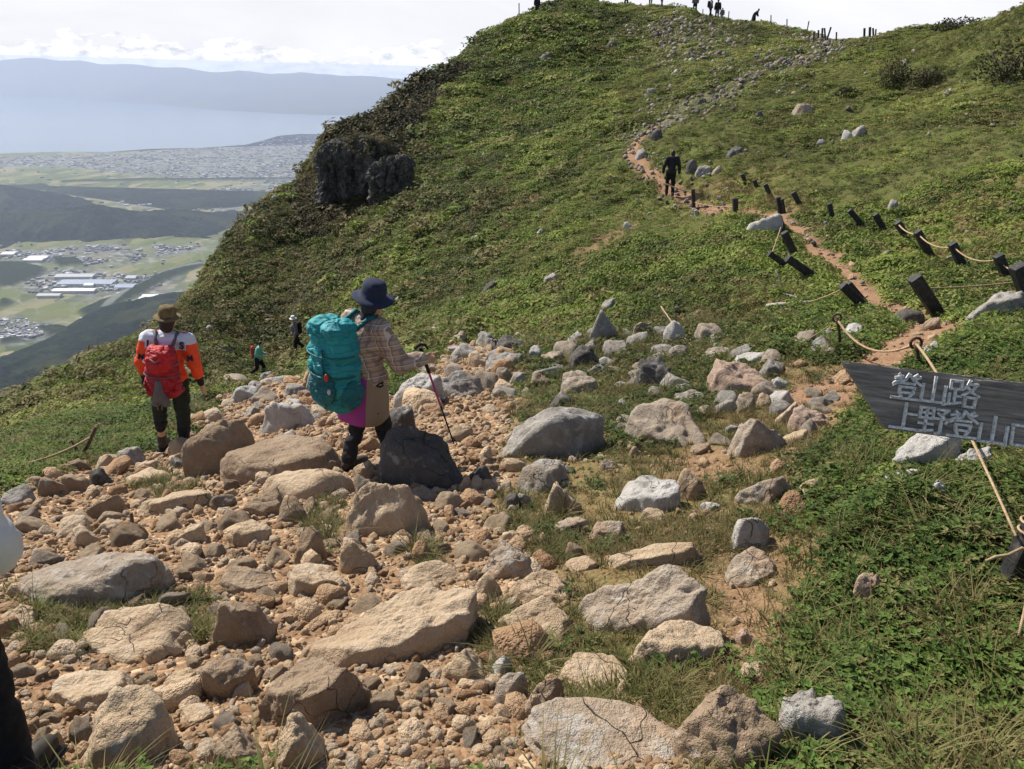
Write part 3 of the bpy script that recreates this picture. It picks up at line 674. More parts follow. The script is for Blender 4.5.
def rock(box, tint='tan', style='angular', label='', seed=None, k=.75, rz=None, lean=0.0, group=None, Yb=None, name=None, cat=None, hmul=1.0, sink=.26):
    x0, y0, x1, y1 = box
    cx = (x0 + x1) / 2
    base = ground_px(cx, y1) if Yb is None else np.array(on_ray(cx, y1, Yb))
    zc = base[1] * cp - base[2] * sp; W = (x1 - x0) / F_ * zc; D = W * k
    for _ in range(4):
        Yc = base[1] + D * .5; g = float(H0([base[0]], [Yc])[0]); zt = on_ray(cx, y0, Yc + D * .12).z; Hh = zt - g
        if Hh > .22 * W or D < .3 * W: break
        D *= .8
    Hh = min(max(Hh, .14 * W), 1.05 * W) * hmul * .9
    sub = 6 if x1 - x0 > 120 else 5 if x1 - x0 > 38 else 4 if x1 - x0 > 14 else 3
    seed = seed if seed is not None else int(x0 * 7 + y0 * 13) % 9973
    P, Fc = rock_shape(seed, style, sub, lean)
    P = P * np.array([W, D, Hh * (1 + sink)]); P[:, 2] -= 0
    # follow the slope of the ground a little
    rz = rz if rz is not None else (random.Random(seed).random() - .5) * .5
    gx = float(H0([base[0] + W / 2], [Yc])[0] - H0([base[0] - W / 2], [Yc])[0]) / max(W, .01)
    gy = float(H0([base[0]], [Yc + D / 2])[0] - H0([base[0]], [Yc - D / 2])[0]) / max(D, .01)
    P[:, 2] += P[:, 0] * gx * .7 + P[:, 1] * gy * .6
    bx0 = ray(cx, (y0 + y1) / 2)[0] * Yc; zg = float(height([bx0], [Yc])[0])
    o = mesh_np(name or ('boulder' if W > .35 else 'rock'), P, Fc, RM[tint], True)
    o.location = (bx0, Yc, zg - Hh * sink); o.rotation_euler = (0, 0, rz)
    tag(o, label, cat or ('boulder' if W > .35 else 'rock'), group)
    ROCKS.append((bx0, Yc, W / 2, D / 2, label, x0, y0, x1, y1)); return o

R = rock
R((0,541,178,612),'mix','smooth','long smooth boulder like a whale back at the left edge by the white bag',k=.55,rz=-.1,seed=3)
R((78,610,196,664),'tan','slab','flat-topped tan slab just below the long smooth boulder',seed=11,k=.6)
R((50,672,137,712),'tan','flat','pale flat slab leaning on the big tan boulder in the bottom left corner',seed=12,k=.7)
R((68,688,174,775),'tan','round','big rounded tan boulder cut by the bottom edge, right of the dark trousers',seed=13)
R((206,590,277,646),'brown','angular','dark brown pointed boulder alone among pale rubble on the left',seed=14,hmul=1.1)
R((243,650,374,736),'brown','angular','large angular brown boulder below the broad central slab',seed=15)
R((262,712,327,775),'tan','point','pale tan upright stone cut by the bottom edge, left of centre',seed=16)
R((206,727,266,775),'brown','angular','brown stone with a hollow at the bottom edge between two paler stones',seed=17)
R((303,588,487,664),'tan','slab','broad flat tan slab, the largest rock in the centre foreground',seed=42,k=.55,rz=.12,hmul=1.0)
R((203,655,258,702),'brown','angular','tan block with a shaded right face just above the large angular brown boulder',seed=19)
R((153,670,198,698),'tan','flat','small flat tan slab right of the pale flat slab in the bottom left',seed=20)
R((175,706,218,727),'tan','flat','thin tan slab right of the big rounded boulder in the bottom left',seed=21)
R((343,477,431,541),'tan','slab','wedge of cracked tan rock below the hiker with the turquoise backpack',seed=22,hmul=1.05)
R((293,523,325,565),'brown','angular','upright grey-brown block with pitted surface below the rounded tan rocks',seed=23,hmul=1.2)
R((275,498,309,527),'brown','angular','squarish brown stone above the upright pitted block',seed=24)
R((338,536,381,574),'tan','round','rounded tan stone beside the cracked tan wedge',seed=25)
R((399,562,469,590),'tan','flat','flat tan slab lying above the broad central slab',seed=26,k=.6)
R((286,562,353,595),'tan','slab','tan slab with a dark undercut right end, left of the rounded tan stone',seed=27)
R((467,567,504,606),'tan','angular','tan block with a shaded right side next to a grass tuft',seed=28)
R((481,542,533,579),'mix','round','rounded grey-tan stone above the tan block with the grass tuft',seed=29)
R((507,573,571,606),'tan','slab','flat tan slab half behind another slab right of the grass tuft',seed=30)
R((497,597,573,640),'tan','slab','flat tan slab with deep shadow beneath it right of the grass tuft',seed=31,sink=.02)
R((435,640,491,682),'tan','point','tan wedge at the lower right corner of the broad central slab',seed=32)
R((489,650,516,678),'white','point','small whitish stone right of the tan wedge',seed=33)
R((494,671,530,707),'mix','round','round grey-tan stone above the big pale boulder at the bottom edge',seed=34)
R((521,680,567,723),'brown','angular','brown stone right of the round grey-tan one near the bottom',seed=35)
R((511,710,694,790),'mix','round','big pale rounded boulder cut by the bottom edge right of centre',seed=36,hmul=.95)
R((594,698,666,722),'brown','flat','thin brown slab behind the big pale boulder at the bottom edge',seed=37)
R((600,716,662,742),'brown','flat','lower of two thin brown slabs behind the big pale boulder',seed=38)
R((674,683,780,775),'brown','craggy','large rough brown boulder at the bottom edge, left of the lichened slab',seed=39)
R((776,671,846,762),'grey','flat','grey slab blotched with lichen at the edge of the green plants',seed=40,k=1.0)
R((573,560,716,637),'mix','slab','grey and tan ridge-backed boulder in the worn grass right of centre',seed=57,k=.5,lean=-.15)
R((621,620,728,670),'tan','flat','flat tan slab just below the grey and tan ridge-backed boulder',seed=42,k=.6)
R((556,657,640,693),'tan','flat','low tan rock half sunk in grass left of a small stake',seed=43)
R((606,541,706,568),'tan','flat','long low tan rock above the ridge-backed boulder',seed=44,k=.5)
R((552,514,591,536),'mix','round','grey-tan stone, left one of a small row in the worn grass',seed=45)
R((587,519,629,542),'mix','angular','pale angular stone, right one of a small row in the worn grass',seed=46)
R((564,539,586,559),'brown','round','small brown stone below the small row in the worn grass',seed=47)
R((561,557,600,573),'tan','flat','low tan stone left of the long low tan rock',seed=48)
R((615,475,683,513),'white','flat','pale cream slab next to a tan block in the worn grass',seed=49)
R((675,457,709,500),'tan','angular','tan block standing at the right end of the pale cream slab',seed=50)
R((737,470,797,505),'mix','angular','tan boulder with a shaded right end in the worn grass near the green bank',seed=51)
R((731,504,774,545),'white','round','grey-white rounded stone below the tan boulder with the shaded end',seed=52)
R((727,539,786,576),'mix','flat','low pinkish-grey stone below the grey-white rounded one',seed=53)
R((795,480,825,498),'tan','flat','small pale flat stone right of the tan boulder with the shaded end',seed=54)
R((516,456,574,494),'grey','round','round grey boulder with a tan base right of the rubble',seed=55)
R((546,477,584,516),'tan','flat','slanted tan slab below the round grey boulder',seed=56)
R((503,487,521,510),'dark','angular','small dark stone left of the slanted tan slab',seed=57)
R((517,488,533,508),'grey','angular','small grey stone touching the slanted tan slab',seed=58)
R((852,567,884,606),'pink','flat','pinkish-grey stone peeping out of the green plants',seed=59)
R((878,481,918,497),'white','flat','flat white stone among green plants below the signboard',seed=60)
R((924,492,943,512),'white','round','small white stone among green plants, nearest the rope',seed=61)
# middle ground
R((182,410,259,476),'brown','round','dark brown square-shouldered boulder beside the hiker in orange',seed=62,k=.6,lean=-.1)
R((214,420,346,484),'brown','smooth','long smooth brown rock sloping down behind the woman\'s feet',seed=63,k=.75,hmul=.72)
R((376,424,466,490),'dark','round','big dark smooth boulder in front of the pole tip',seed=64,k=.55,hmul=1.05)
R((258,462,362,500),'tan','smooth','rounded tan rock in front of the woman\'s feet',seed=65,k=.6)
R((350,459,374,480),'tan','round','small tan stone between the woman\'s feet and the dark boulder',seed=66)
R((382,394,416,436),'dark','craggy','dark lichened block directly behind the woman\'s knees',seed=67)
R((393,370,446,409),'white','flat','whitish streaked boulder behind the walking pole',seed=68)
R((430,371,486,399),'grey','flat','grey boulder right of the whitish streaked one',seed=69,k=.6)
R((457,470,474,490),'tan','round','small pale stone at the right foot of the big dark boulder',seed=70)
R((466,463,493,484),'dark','round','small dark stone at the right foot of the big dark boulder',seed=71)
R((262,393,322,432),'white','flat','pale grey slab left of the magenta skirt',seed=72,k=.7)
R((268,428,300,447),'mix','flat','pale stone below the pale grey slab on the left path',seed=73)
R((447,344,483,362),'grey','round','grey rock at the lip of the saddle left of the short fence',seed=74)
R((493,337,524,355),'dark','angular','black-looking block under the short fence cord',seed=75,hmul=1.1)
R((484,350,528,372),'grey','flat','grey sloping stone in front of the black-looking block',seed=76)
R((493,400,612,458),'grey','round','big grey humpbacked boulder right of the rubble',seed=77,k=.55)
R((545,392,579,411),'dark','point','dark knob of rock behind the grey humpbacked boulder',seed=78)
R((558,365,606,397),'mix','round','grey-brown dome of rock behind the grey humpbacked boulder',seed=79)
R((588,313,619,346),'grey','point','pointed grey rock standing on the grass edge of the saddle',seed=80,hmul=1.2)
R((569,342,602,370),'dark','craggy','dark broken ledge below the pointed grey rock',seed=81)
R((566,327,586,346),'grey','craggy','small grey outcrop left of the pointed grey rock',seed=82)
R((600,298,620,313),'grey','craggy','small grey outcrop above the pointed grey rock',seed=83)
R((632,311,651,340),'mix','craggy','pale grey outcrop right of the pointed grey rock',seed=84)
R((635,354,675,390),'dark','craggy','dark knobbly rock perched at the top of the long diagonal boulder',seed=85,hmul=1.1)
R((624,388,718,446),'mix','slab','long grey and tan boulder running diagonally down to the right',seed=286,k=.7,rz=-.55,hmul=.8)
R((659,369,697,391),'grey','round','grey rock just right of the dark knobbly one',seed=87)
R((672,390,708,404),'grey','flat','low grey rock below the grey one beside the knobbly rock',seed=88)
R((706,357,770,396),'pink','flat','pale pinkish outcrop of flat rock left of the bare red soil',seed=89)
R((735,352,767,365),'white','flat','thin pale slab on top of the pinkish outcrop',seed=90)
R((714,396,738,413),'grey','round','small grey stone, left of the row below the pinkish outcrop',seed=91)
R((735,390,757,412),'mix','angular','tan-grey block, middle of the row below the pinkish outcrop',seed=92)
R((755,392,774,407),'tan','round','tan stone, right of the row below the pinkish outcrop',seed=93)
R((766,385,795,402),'white','angular','white box-shaped stone with a shaded end near the red soil',seed=94)
R((776,399,803,421),'tan','flat','pale tan stone below the white box-shaped one',seed=95)
R((731,407,792,450),'mix','slab','slanting tan and grey slab below the row of small stones',seed=96,k=.7)
R((788,400,832,428),'pink','flat','flat pale slab lying on the bare red soil',seed=97)
R((661,318,691,346),'white','flat','pale rock under the thin slanted cord',seed=98)
R((694,321,726,343),'mix','flat','flat pinkish rock in grass right of the thin slanted cord',seed=99)
R((843,320,868,337),'white','craggy','white rock behind the nearer iron stake',seed=100)
R((895,303,926,322),'dark','round','rounded dark rock left of the thick leaning post',seed=101)
R((922,313,941,327),'brown','round','small brown rock at the foot of the thick leaning post',seed=102)
R((957,292,1036,322),'grey','craggy','large craggy grey rock at the right edge under the fence',seed=103,k=.6)
R((884,428,962,474),'white','craggy','cracked white rock right under the signboard',seed=104,k=.7)
R((953,440,1004,470),'white','craggy','white broken rock under the right half of the signboard',seed=105)
R((924,337,940,352),'white','flat','little white stone above the signboard near the iron stake',seed=106)
R((745,212,783,238),'white','craggy','white streaked outcrop below the left fence row on the hill',seed=107)
R((793,102,814,117),'mix','angular','pale block standing alone on the upper meadow',seed=108)
R((842,127,853,139),'white','craggy','left pale stone of a pair on the meadow',seed=109)
R((815,131,827,141),'grey','craggy','grey stone left of the pair of pale stones on the meadow',seed=110)
R((853,125,867,137),'grey','craggy','grey stone right of the left pale one on the meadow',seed=111)
R((888,200,899,213),'grey','round','rounded grey stone on the meadow above the fence',seed=112)
R((650,127,662,142),'dark','angular','blue-grey boulder beside the upper red path',seed=113)
R((686,158,697,176),'dark','craggy','dark rock right of the hiker in black',seed=114)
R((694,165,712,177),'grey','craggy','grey rock right of the dark one near the hiker in black',seed=115)
R((635,146,648,157),'grey','craggy','grey stone in the upper red path',seed=116)
R((712,168,722,177),'mix','craggy','small pale rock, last of three near the hiker in black',seed=117)
R((614,398,632,412),'grey','angular','grey stone squeezed between the humpbacked boulder and the diagonal one',seed=180)
R((583,340,600,352),'grey','angular','small grey block beside the dark broken ledge',seed=181)
R((540,352,566,366),'mix','flat','pale flat rock above the brown-grey stone',seed=182)
R((467,352,488,368),'tan','flat','tan flat rock at the lip of the saddle left of the sloping grey stone',seed=183)
R((407,360,440,374),'grey','flat','low grey rock behind the whitish streaked boulder',seed=184)
R((770,376,790,388),'white','flat','white flat stone beside the white box-shaped one',seed=185)
R((696,404,716,416),'mix','angular','grey-tan stone left of the row below the pinkish outcrop',seed=186)
R((640,508,668,522),'tan','flat','tan flake below the pale cream slab',seed=187)
R((690,440,712,450),'brown','flat','brown flake above the tan block at the end of the cream slab',seed=188)
R((600,458,616,470),'mix','flat','little pale flake left of the pale cream slab',seed=189)
R((702,345,733,358),'mix','flat','pale rock just above the pinkish outcrop',seed=190)
R((668,345,690,362),'grey','craggy','grey outcrop between the diagonal cord and the dark knobbly rock',seed=191)
R((780,428,812,442),'tan','flat','low tan rock right of the slanting tan and grey slab',seed=192)
R((736,620,760,640),'pink','flat','pinkish stone in the bare brown soil above the flagstones',seed=193)
R((640,590,0+668,604),'brown','flat','thin brown rock tucked against the ridge-backed boulder',seed=194)
R((700,500,722,512),'white','flat','small pale flake right of the tan block at the end of the cream slab',seed=195)
R((500,530,522,546),'tan','angular','tan stone at the edge of the rubble above the flat tan slabs',seed=196)
# left rock pile
R((93,452,114,470),'tan','round','tan stone beside the thin crooked stakes on the left',seed=120)
R((115,445,144,468),'grey','round','rounded grey stone in the left rock pile, nearest the man\'s left boot',seed=121)
R((132,457,160,474),'tan','flat','pale slanted stone at the man\'s left boot',seed=122)
R((120,466,172,484),'tan','slab','long tan slab below the man\'s boots',seed=123)
R((137,488,216,513),'tan','flat','wide flat pale slab left of the rounded tan rocks',seed=124,k=.6)
R((39,476,64,497),'brown','round','brown stone at the left end of the rock pile',seed=125)
R((60,471,90,492),'brown','angular','dark brown block in the left rock pile',seed=126)
R((86,465,110,486),'dark','angular','darkest block of the left rock pile, below the crooked stakes',seed=127)
R((56,511,88,536),'tan','round','rounded tan stone left of a sharper pale block on the left',seed=128)
R((67,522,98,550),'tan','angular','pale sharp-cornered block above the whale-back boulder',seed=129)
R((77,489,127,520),'brown','slab','tilted brown slab with a dark underside on the left',seed=130)
R((99,517,126,534),'tan','slab','tan flake right of the pale sharp-cornered block',seed=131)
R((166,519,210,546),'tan','flat','low pale slab in the rubble below the wide flat one',seed=132)
R((219,566,278,594),'brown','flat','brown slab just above the dark pointed boulder',seed=133)
R((241,488,286,517),'brown','angular','brown angular rock left of the squarish one',seed=134)
R((227,523,274,546),'tan','flat','flat tan rock left of the upright pitted block',seed=135)
R((38,706,62,752),'tan','round','tan stone wedged beside the dark boot at the left edge',seed=136)
R((0,608,40,632),'tan','flat','tan rock behind the dark trousers at the left edge',seed=137)
R((168,454,188,469),'dark','round','dark stone at the man\'s right boot',seed=138)
R((0,483,34,505),'grey','flat','greyish flat stone at the left edge behind the white bag',seed=139)
R((344,402,372,418),'grey','flat','grey stone seen between the skirt and the dark block',seed=140)
R((495,365,513,382),'mix','round','pale round stone below the black-looking block',seed=141)
R((507,367,528,386),'grey','angular','grey angular stone below the sloping stone of the short fence',seed=142)
R((528,370,556,392),'brown','angular','brown-grey stone left of the grey-brown dome',seed=143)
R((474,372,492,384),'tan','flat','small tan stone on the rubble right of the grey boulder',seed=144)
R((245,382,266,396),'grey','flat','grey slanting rock at the boy\'s heels',seed=145)
R((628,440,642,455),'tan','point','small pointed tan stone alone in the worn grass',seed=146)
R((560,466,576,474),'dark','flat','small dark flat stone above the slanted tan slab',seed=147)
R((308,352,330,368),'grey','flat','slanted grey slab left of the turquoise backpack',seed=148)
R((745,655,772,668),'tan','flat','upper pale flagstone sunk in the bare brown soil',seed=149)
R((737,660,768,684),'tan','flat','lower pale flagstone sunk in the bare brown soil',seed=150)
# the crag on the far shoulder
RM['crag'] = rock_mat('rock_crag', (.045, .042, .038), (.085, .079, .072), (.24, .225, .21), .12, (.03, .028, .02))  # darker than the rock itself: shade of the cliff put into the colour
def crag(box, seed, label, D=3.4, lift=0.0):
    x0, y0, x1, y1 = box; base = ground_px((x0 + x1) / 2, y1); zc = base[1] * cp - base[2] * sp; W = (x1 - x0) / F_ * zc; Hh = (y1 - y0) / F_ * zc * 1.08
    V, Fc = ico(6); P = V.copy(); P = np.sign(P) * np.abs(P) ** .62
    P *= np.array([W / 2, D / 2, Hh * .55]); q = P * .55
    blk = fbm(np.stack([q[:, 0] * 1.3, q[:, 1] * 1.3, q[:, 2] * 1.0], 1) + seed, 4, seed, .6); stp = np.round(blk * 7) / 7 * .55 + blk * .45
    crv = np.abs(fbm(np.stack([q[:, 0] * 1.8, q[:, 1] * 1.8, q[:, 2] * 1.1], 1) + seed * 3, 4, seed + 3, .6))
    P = P + V * ((stp * 1.7 * (1 - .65 * np.clip(V[:, 2], 0, 1))) - np.exp(-(crv / .05) ** 2) * .35 + fbm(P * 2.1, 4, seed + 8) * .35)[:, None]
    o = mesh_np('crag', P, Fc, RM['crag'], False); c = on_ray((x0 + x1) / 2, (y0 + y1) / 2, base[1] + D * .42); o.location = (c.x, c.y, c.z + lift); tag(o, label, 'crag'); return o
CR = crag((330,138,398,196), 171, 'dark jointed cliff of the far shoulder, just under the skyline', 3.4, -.35)
crag((318,150,350,212), 175, 'lower dark rib left of the jointed cliff', 2.2)
crag((372,160,410,200), 178, 'low dark ledge right of the jointed cliff', 2.0)

# outcrops scattered on the hill
for i, (x, y, w_, h_, t) in enumerate([(545,60,16,12,'dark'),(612,48,14,10,'dark'),(395,160,12,14,'grey'),(405,172,10,10,'grey'),(628,225,10,8,'white'),(475,240,9,7,'white'),(365,262,8,6,'white'),(275,198,10,8,'grey'),(408,203,12,9,'dark'),
      (430,325,16,10,'grey'),(487,290,20,14,'dark'),(550,282,16,10,'grey'),(540,230,9,6,'white'),(702,95,11,9,'dark'),(760,112,10,8,'dark'),(735,150,16,12,'dark'),(692,60,8,6,'white'),(675,74,9,6,'white'),(650,90,12,8,'grey'),
      (190,372,20,16,'grey'),(222,345,18,12,'grey'),(210,330,12,10,'grey'),(268,318,10,9,'white'),(258,308,12,9,'dark'),(340,290,9,7,'white'),(398,300,12,8,'grey'),(905,60,10,7,'grey'),(948,92,8,6,'white'),(975,104,8,6,'white')]):
    R((x - w_ / 2, y - h_ / 2, x + w_ / 2, y + h_ / 2), t, 'craggy', '', seed=200 + i, group='stones showing through the hill turf', name='hill_rock', cat='rock', k=.7)
    bpy.context.scene.objects[-1]
for o in scene.objects:
    if o.name.startswith('hill_rock'):
        o['label'] = {'rock_dark': 'dark stone showing through the turf of the far hillside', 'rock_grey': 'grey stone showing through the turf of the far hillside', 'rock_white': 'small whitish stone showing through the turf of the far hillside'}[o.data.materials[0].name]
        o['group'] = {'d': 'dark', 'g': 'grey', 'w': 'whitish'}[o.data.materials[0].name[5]] + ' stones showing through the hill turf'

# ------------------------------------------------------------------ loose stones (individuals where they show largest)
rs = np.random.default_rng(77)
protos = {}
for t in ('tan', 'brown', 'mix', 'grey', 'white'):
    for st in ('angular', 'flat', 'round'):
        P, Fc = rock_shape(500 + len(protos) * 7, st, 4); P = P * np.array([1, .8, .5]); me = mesh_np('loose_stone', P, Fc, RM[t], True, add=False).data; protos[(t, st)] = me
def free(x, y, r):
    for q in ROCKS:
        if ((x - q[0]) / (q[2] + r * .9)) ** 2 + ((y - q[1]) / (q[3] + r * .9)) ** 2 < .9: return False
    return True
NAMED = [q for q in ROCKS if q[1] < 14]
cnt = 0; tries = 0; seenlab = {}
while cnt < 232 and tries < 16000:
    tries += 1
    band = cnt >= 125
    if not band:
        px, py = rs.uniform(-30, 620), rs.uniform(440, 765); g = ground_px(px, py); m = masks(np.array([g[0]]), np.array([g[1]]))
        if m['rub'][0] < .8: continue
        sz = rs.uniform(16, 44) / F_ * g[1] * (1.1)
    else:
        q_ = rs.random()
        if q_ < .4: px, py = rs.uniform(430, 625), rs.uniform(338, 400)
        elif q_ < .85: px, py = rs.uniform(620, 845), rs.uniform(335, 445)
        else: px, py = rs.uniform(225, 330), rs.uniform(378, 425)
        g = ground_px(px, py); sz = rs.uniform(13, 38) / F_ * g[1]

    if not free(g[0], g[1], sz / 2): continue
    t = rs.choice(['tan', 'tan', 'brown', 'mix']) if not band else rs.choice(['grey', 'white', 'mix', 'grey']); st = rs.choice(['angular', 'flat', 'round'])
    o = bpy.data.objects.new('loose_stone', protos[(t, st)]); link(o)
    o.location = (g[0], g[1], hz(g[0], g[1]) - sz * .04); o.rotation_euler = (rs.normal() * .25, rs.normal() * .25, rs.uniform(0, 6.3)); o.scale = (sz, sz * rs.uniform(.7, 1.1), sz * rs.uniform(.7, 1.2))
    near = min(NAMED, key=lambda q: ((q[0] - g[0]) / (q[2] + .1)) ** 2 + ((q[1] - g[1]) / (q[3] + .1)) ** 2)
    key = ' '.join(near[4].split()[:7]).rstrip(',')
    side = 'left of' if px < near[5] else 'right of' if px > near[7] else 'just below' if py > (near[6] + near[8]) / 2 else 'just above'
    lab = '%s %s stone %s the %s' % ({'tan': 'pale tan', 'brown': 'brown', 'mix': 'greyish', 'grey': 'grey', 'white': 'whitish'}[t], {'angular': 'angular', 'flat': 'flat', 'round': 'rounded'}[st], side, key)
    lab = ' '.join(lab.split()[:16])
    tag(o, lab, 'stone', 'loose stones of the path: ' + lab if lab in seenlab else None)
    seenlab.setdefault(lab, []).append(o); 
    ROCKS.append((g[0], g[1], sz / 2, sz / 2, lab, px - 10, py - 8, px + 10, py + 8)); cnt += 1
for lab, L in seenlab.items():
    for o in L: o['group'] = 'loose stones of the rocky path' if len(L) == 1 else 'loose stones: ' + lab

# ------------------------------------------------------------------ scattering helper (ground cover only)
def scatter(name, mats_protos, P, R_, S, label=None, cat=None):
    col = bpy.data.collections.new(name + '_kinds')
    for o in mats_protos: col.objects.link(o)
    me = bpy.data.meshes.new(name); n_ = len(P); me.vertices.add(n_); me.vertices.foreach_set('co', np.asarray(P, np.float32).ravel())
    a = me.attributes.new('rot', 'FLOAT_VECTOR', 'POINT'); a.data.foreach_set('vector', np.asarray(R_, np.float32).ravel())
    a = me.attributes.new('scl', 'FLOAT_VECTOR', 'POINT'); a.data.foreach_set('vector', np.asarray(S, np.float32).ravel())
    a = me.attributes.new('kind', 'INT', 'POINT'); a.data.foreach_set('value', np.random.default_rng(1).integers(0, len(mats_protos), n_).astype(np.int32))
    o = bpy.data.objects.new(name, me); link(o)
    ng = bpy.data.node_groups.new(name, 'GeometryNodeTree')
    ng.interface.new_socket('Geometry', in_out='INPUT', socket_type='NodeSocketGeometry'); ng.interface.new_socket('Geometry', in_out='OUTPUT', socket_type='NodeSocketGeometry')
    g = ng.nodes; l = ng.links; gi = g.new('NodeGroupInput'); go = g.new('NodeGroupOutput'); ip = g.new('GeometryNodeInstanceOnPoints')
    ci = g.new('GeometryNodeCollectionInfo'); ci.inputs['Collection'].default_value = col; ci.inputs['Separate Children'].default_value = True; ci.inputs['Reset Children'].default_value = True
    def na(nm, ty):
        q = g.new('GeometryNodeInputNamedAttribute'); q.data_type = ty; q.inputs[0].default_value = nm
        return [s for s in q.outputs if s.enabled][0]
    l.new(gi.outputs[0], ip.inputs['Points']); l.new(ci.outputs[0], ip.inputs['Instance']); ip.inputs['Pick Instance'].default_value = True
    l.new(na('kind', 'INT'), ip.inputs['Instance Index']); l.new(na('scl', 'FLOAT_VECTOR'), ip.inputs['Scale'])
    er = g.new('FunctionNodeEulerToRotation'); l.new(na('rot', 'FLOAT_VECTOR'), er.inputs[0]); l.new(er.outputs[0], ip.inputs['Rotation'])
    l.new(ip.outputs[0], go.inputs[0])
    m = o.modifiers.new('scatter', 'NODES'); m.node_group = ng
    tag(o, label, cat, kind='stuff'); return o

def in_view_points(n_, y0, y1, x0=-60, x1=1090, rngs=None, power=1.0, ymax=100):
    """random ground points, denser where the ground is nearer (world positions on the ground)"""
    r_ = rngs; v = np.log(y0 + 3) + (np.log(y1 + 3) - np.log(y0 + 3)) * r_.random(n_) ** power; Y = np.exp(v) - 3
    X = r_.uniform(-.95, .95, n_) * (Y * .92 + 1.3); return X, Y

# broken stone of the path
rp = np.random.default_rng(9)
pebs = []
def m_chip(n, b):
    r_ = n.rnd(); c = n.ramp(r_, [(0, (.26, .155, .085)), (.35, (.40, .27, .165)), (.7, (.52, .395, .265)), (1, (.40, .33, .26))]); f = n.noise(n.obj(), 2.5, 4, .7)
    n.l.new(n.bump(f, .6, .2), b.inputs['Normal']); return n.mix(n.mapr(f, .4, .7, 0, .5), c, (.30, .20, .13))
MAT_CHIP = material('stone_chips', m_chip, .95, .1)
for k in range(8):
    P, Fc = rock_shape(900 + k * 3, ['angular', 'flat', 'round', 'angular'][k % 4], 3 if k < 5 else 2); P *= np.array([1, .8, .55]); P[:, 2] -= .05
    pebs.append(mesh_np('chip', P, Fc, MAT_CHIP, True, add=False))
n_ = 100000; X, Y = in_view_points(n_, 1.2, 30, rngs=rp)
M = masks(X, Y); keep = rp.random(n_) < np.maximum(np.maximum(M['rub'], M['dirt'] * .12), M['worn'] * (.05 + .25 * (n2(X, Y, 1.1, 3, 83) > .12))); X, Y = X[keep], Y[keep]
Z = height(X, Y); sz = np.exp(rp.normal(-3.75, .55, len(X))) * np.clip(.45 + Y * .11, .5, 2.2) * np.where(rp.random(len(X)) < .08, 2.4, 1)
rubble = scatter('rubble', pebs, np.stack([X, Y, Z + sz * .05], 1), np.stack([rp.normal(0, .35, len(X)), rp.normal(0, .35, len(X)), rp.uniform(0, 6.3, len(X))], 1), np.stack([sz, sz * rp.uniform(.6, 1.1, len(X)), sz * rp.uniform(.6, 1.2, len(X))], 1))
# scree and pale stones on the hill
RM['hill'] = rock_mat('rock_hill', (.13, .105, .095), (.21, .18, .165), (.32, .28, .26), .2)
pebs2 = [mesh_np('chip', pebs[k].data.vertices and rock_shape(950 + k, 'craggy', 2)[0] * np.array([1, .9, .6]), rock_shape(950 + k, 'craggy', 2)[1], RM[t], True, add=False) for k, t in enumerate(['hill', 'hill', 'grey', 'dark', 'mix'])]
n_ = 110000; X = rp.uniform(-40, 55, n_); Y = rp.uniform(14, 92, n_); ok = np.abs(X) < Y * .8 + 3; X, Y = X[ok], Y[ok]
M = masks(X, Y); nn = n2(X, Y, .25, 3, 61); edge = np.exp(-(dist_line(X, Y, TRAIL_A) / 1.0) ** 2) * np.where(Y > 27, .5, .07) + np.exp(-(dist_line(X, Y, TRAIL_B) / 2.8) ** 2) * .42
leftslope = sstep(8, -6, X - (Y - 30) * -.12) * .10
keep = rp.random(len(X)) < np.maximum(M['scree'] * .75 * (n2(X, Y, .45, 3, 84) > -.12), np.maximum(edge, np.where(nn > .16, .10, .008) + leftslope * (nn > 0)))
X, Y = X[keep], Y[keep]; Z = height(X, Y); sz = rp.uniform(.08, .30, len(X)) * np.clip(Y / 60, .45, 1.2)
scree = scatter('hill_gravel', pebs2, np.stack([X, Y, Z + .06], 1), np.stack([rp.normal(0, .3, len(X)), rp.normal(0, .3, len(X)), rp.uniform(0, 6.3, len(X))], 1), np.stack([sz, sz, sz], 1) * rp.uniform(.7, 1.3, (len(X), 3)))
print('rubble', len(rubble.data.vertices), 'scree', len(scree.data.vertices), 'rocks', len(ROCKS))

# ------------------------------------------------------------------ vegetation
def leaf_mat(name, stops, scale=.8, transl=.25, dry=(.19, .15, .07), dryamt=.25, sc2=.12):
    def fn(n, b):
        p = n.pos(); a = n.noise(p, sc2, 3, .6); c = n.noise(p, scale, 2, .6)
        a = n.mapr(a, .3, .7); col = n.ramp(n.math('ADD', n.math('MULTIPLY', a, .50), n.math('ADD', n.math('MULTIPLY', c, .25), n.math('MULTIPLY', n.rnd(), .22))), stops)
        return n.mix(n.mapr(n.math('ADD', c, n.math('MULTIPLY', n.rnd(), .5)), .95 - dryamt, 1.05 - dryamt, 0, .7), col, dry)
    return material(name, fn, .7, .2, transl)
VG = [(.28, (.060, .080, .022)), (.44, (.125, .172, .033)), (.60, (.20, .255, .050)), (.74, (.31, .325, .095))]
MV_TURF = leaf_mat('turf_leaf', VG, dryamt=.10, sc2=.22)
MV_MEADOW = leaf_mat('meadow_leaf', [(.28, (.095, .105, .030)), (.44, (.175, .20, .048)), (.60, (.26, .29, .070)), (.74, (.37, .35, .12))], dryamt=.12, sc2=.22)
MV_OLIVE = leaf_mat('olive_leaf', [(.32, (.050, .060, .021)), (.46, (.10, .115, .034)), (.58, (.15, .165, .050)), (.70, (.23, .215, .080))])
MV_BRUSH = leaf_mat('brush_leaf', [(.34, (.035, .036, .016)), (.5, (.058, .058, .024)), (.66, (.10, .085, .040))], dryamt=.1)
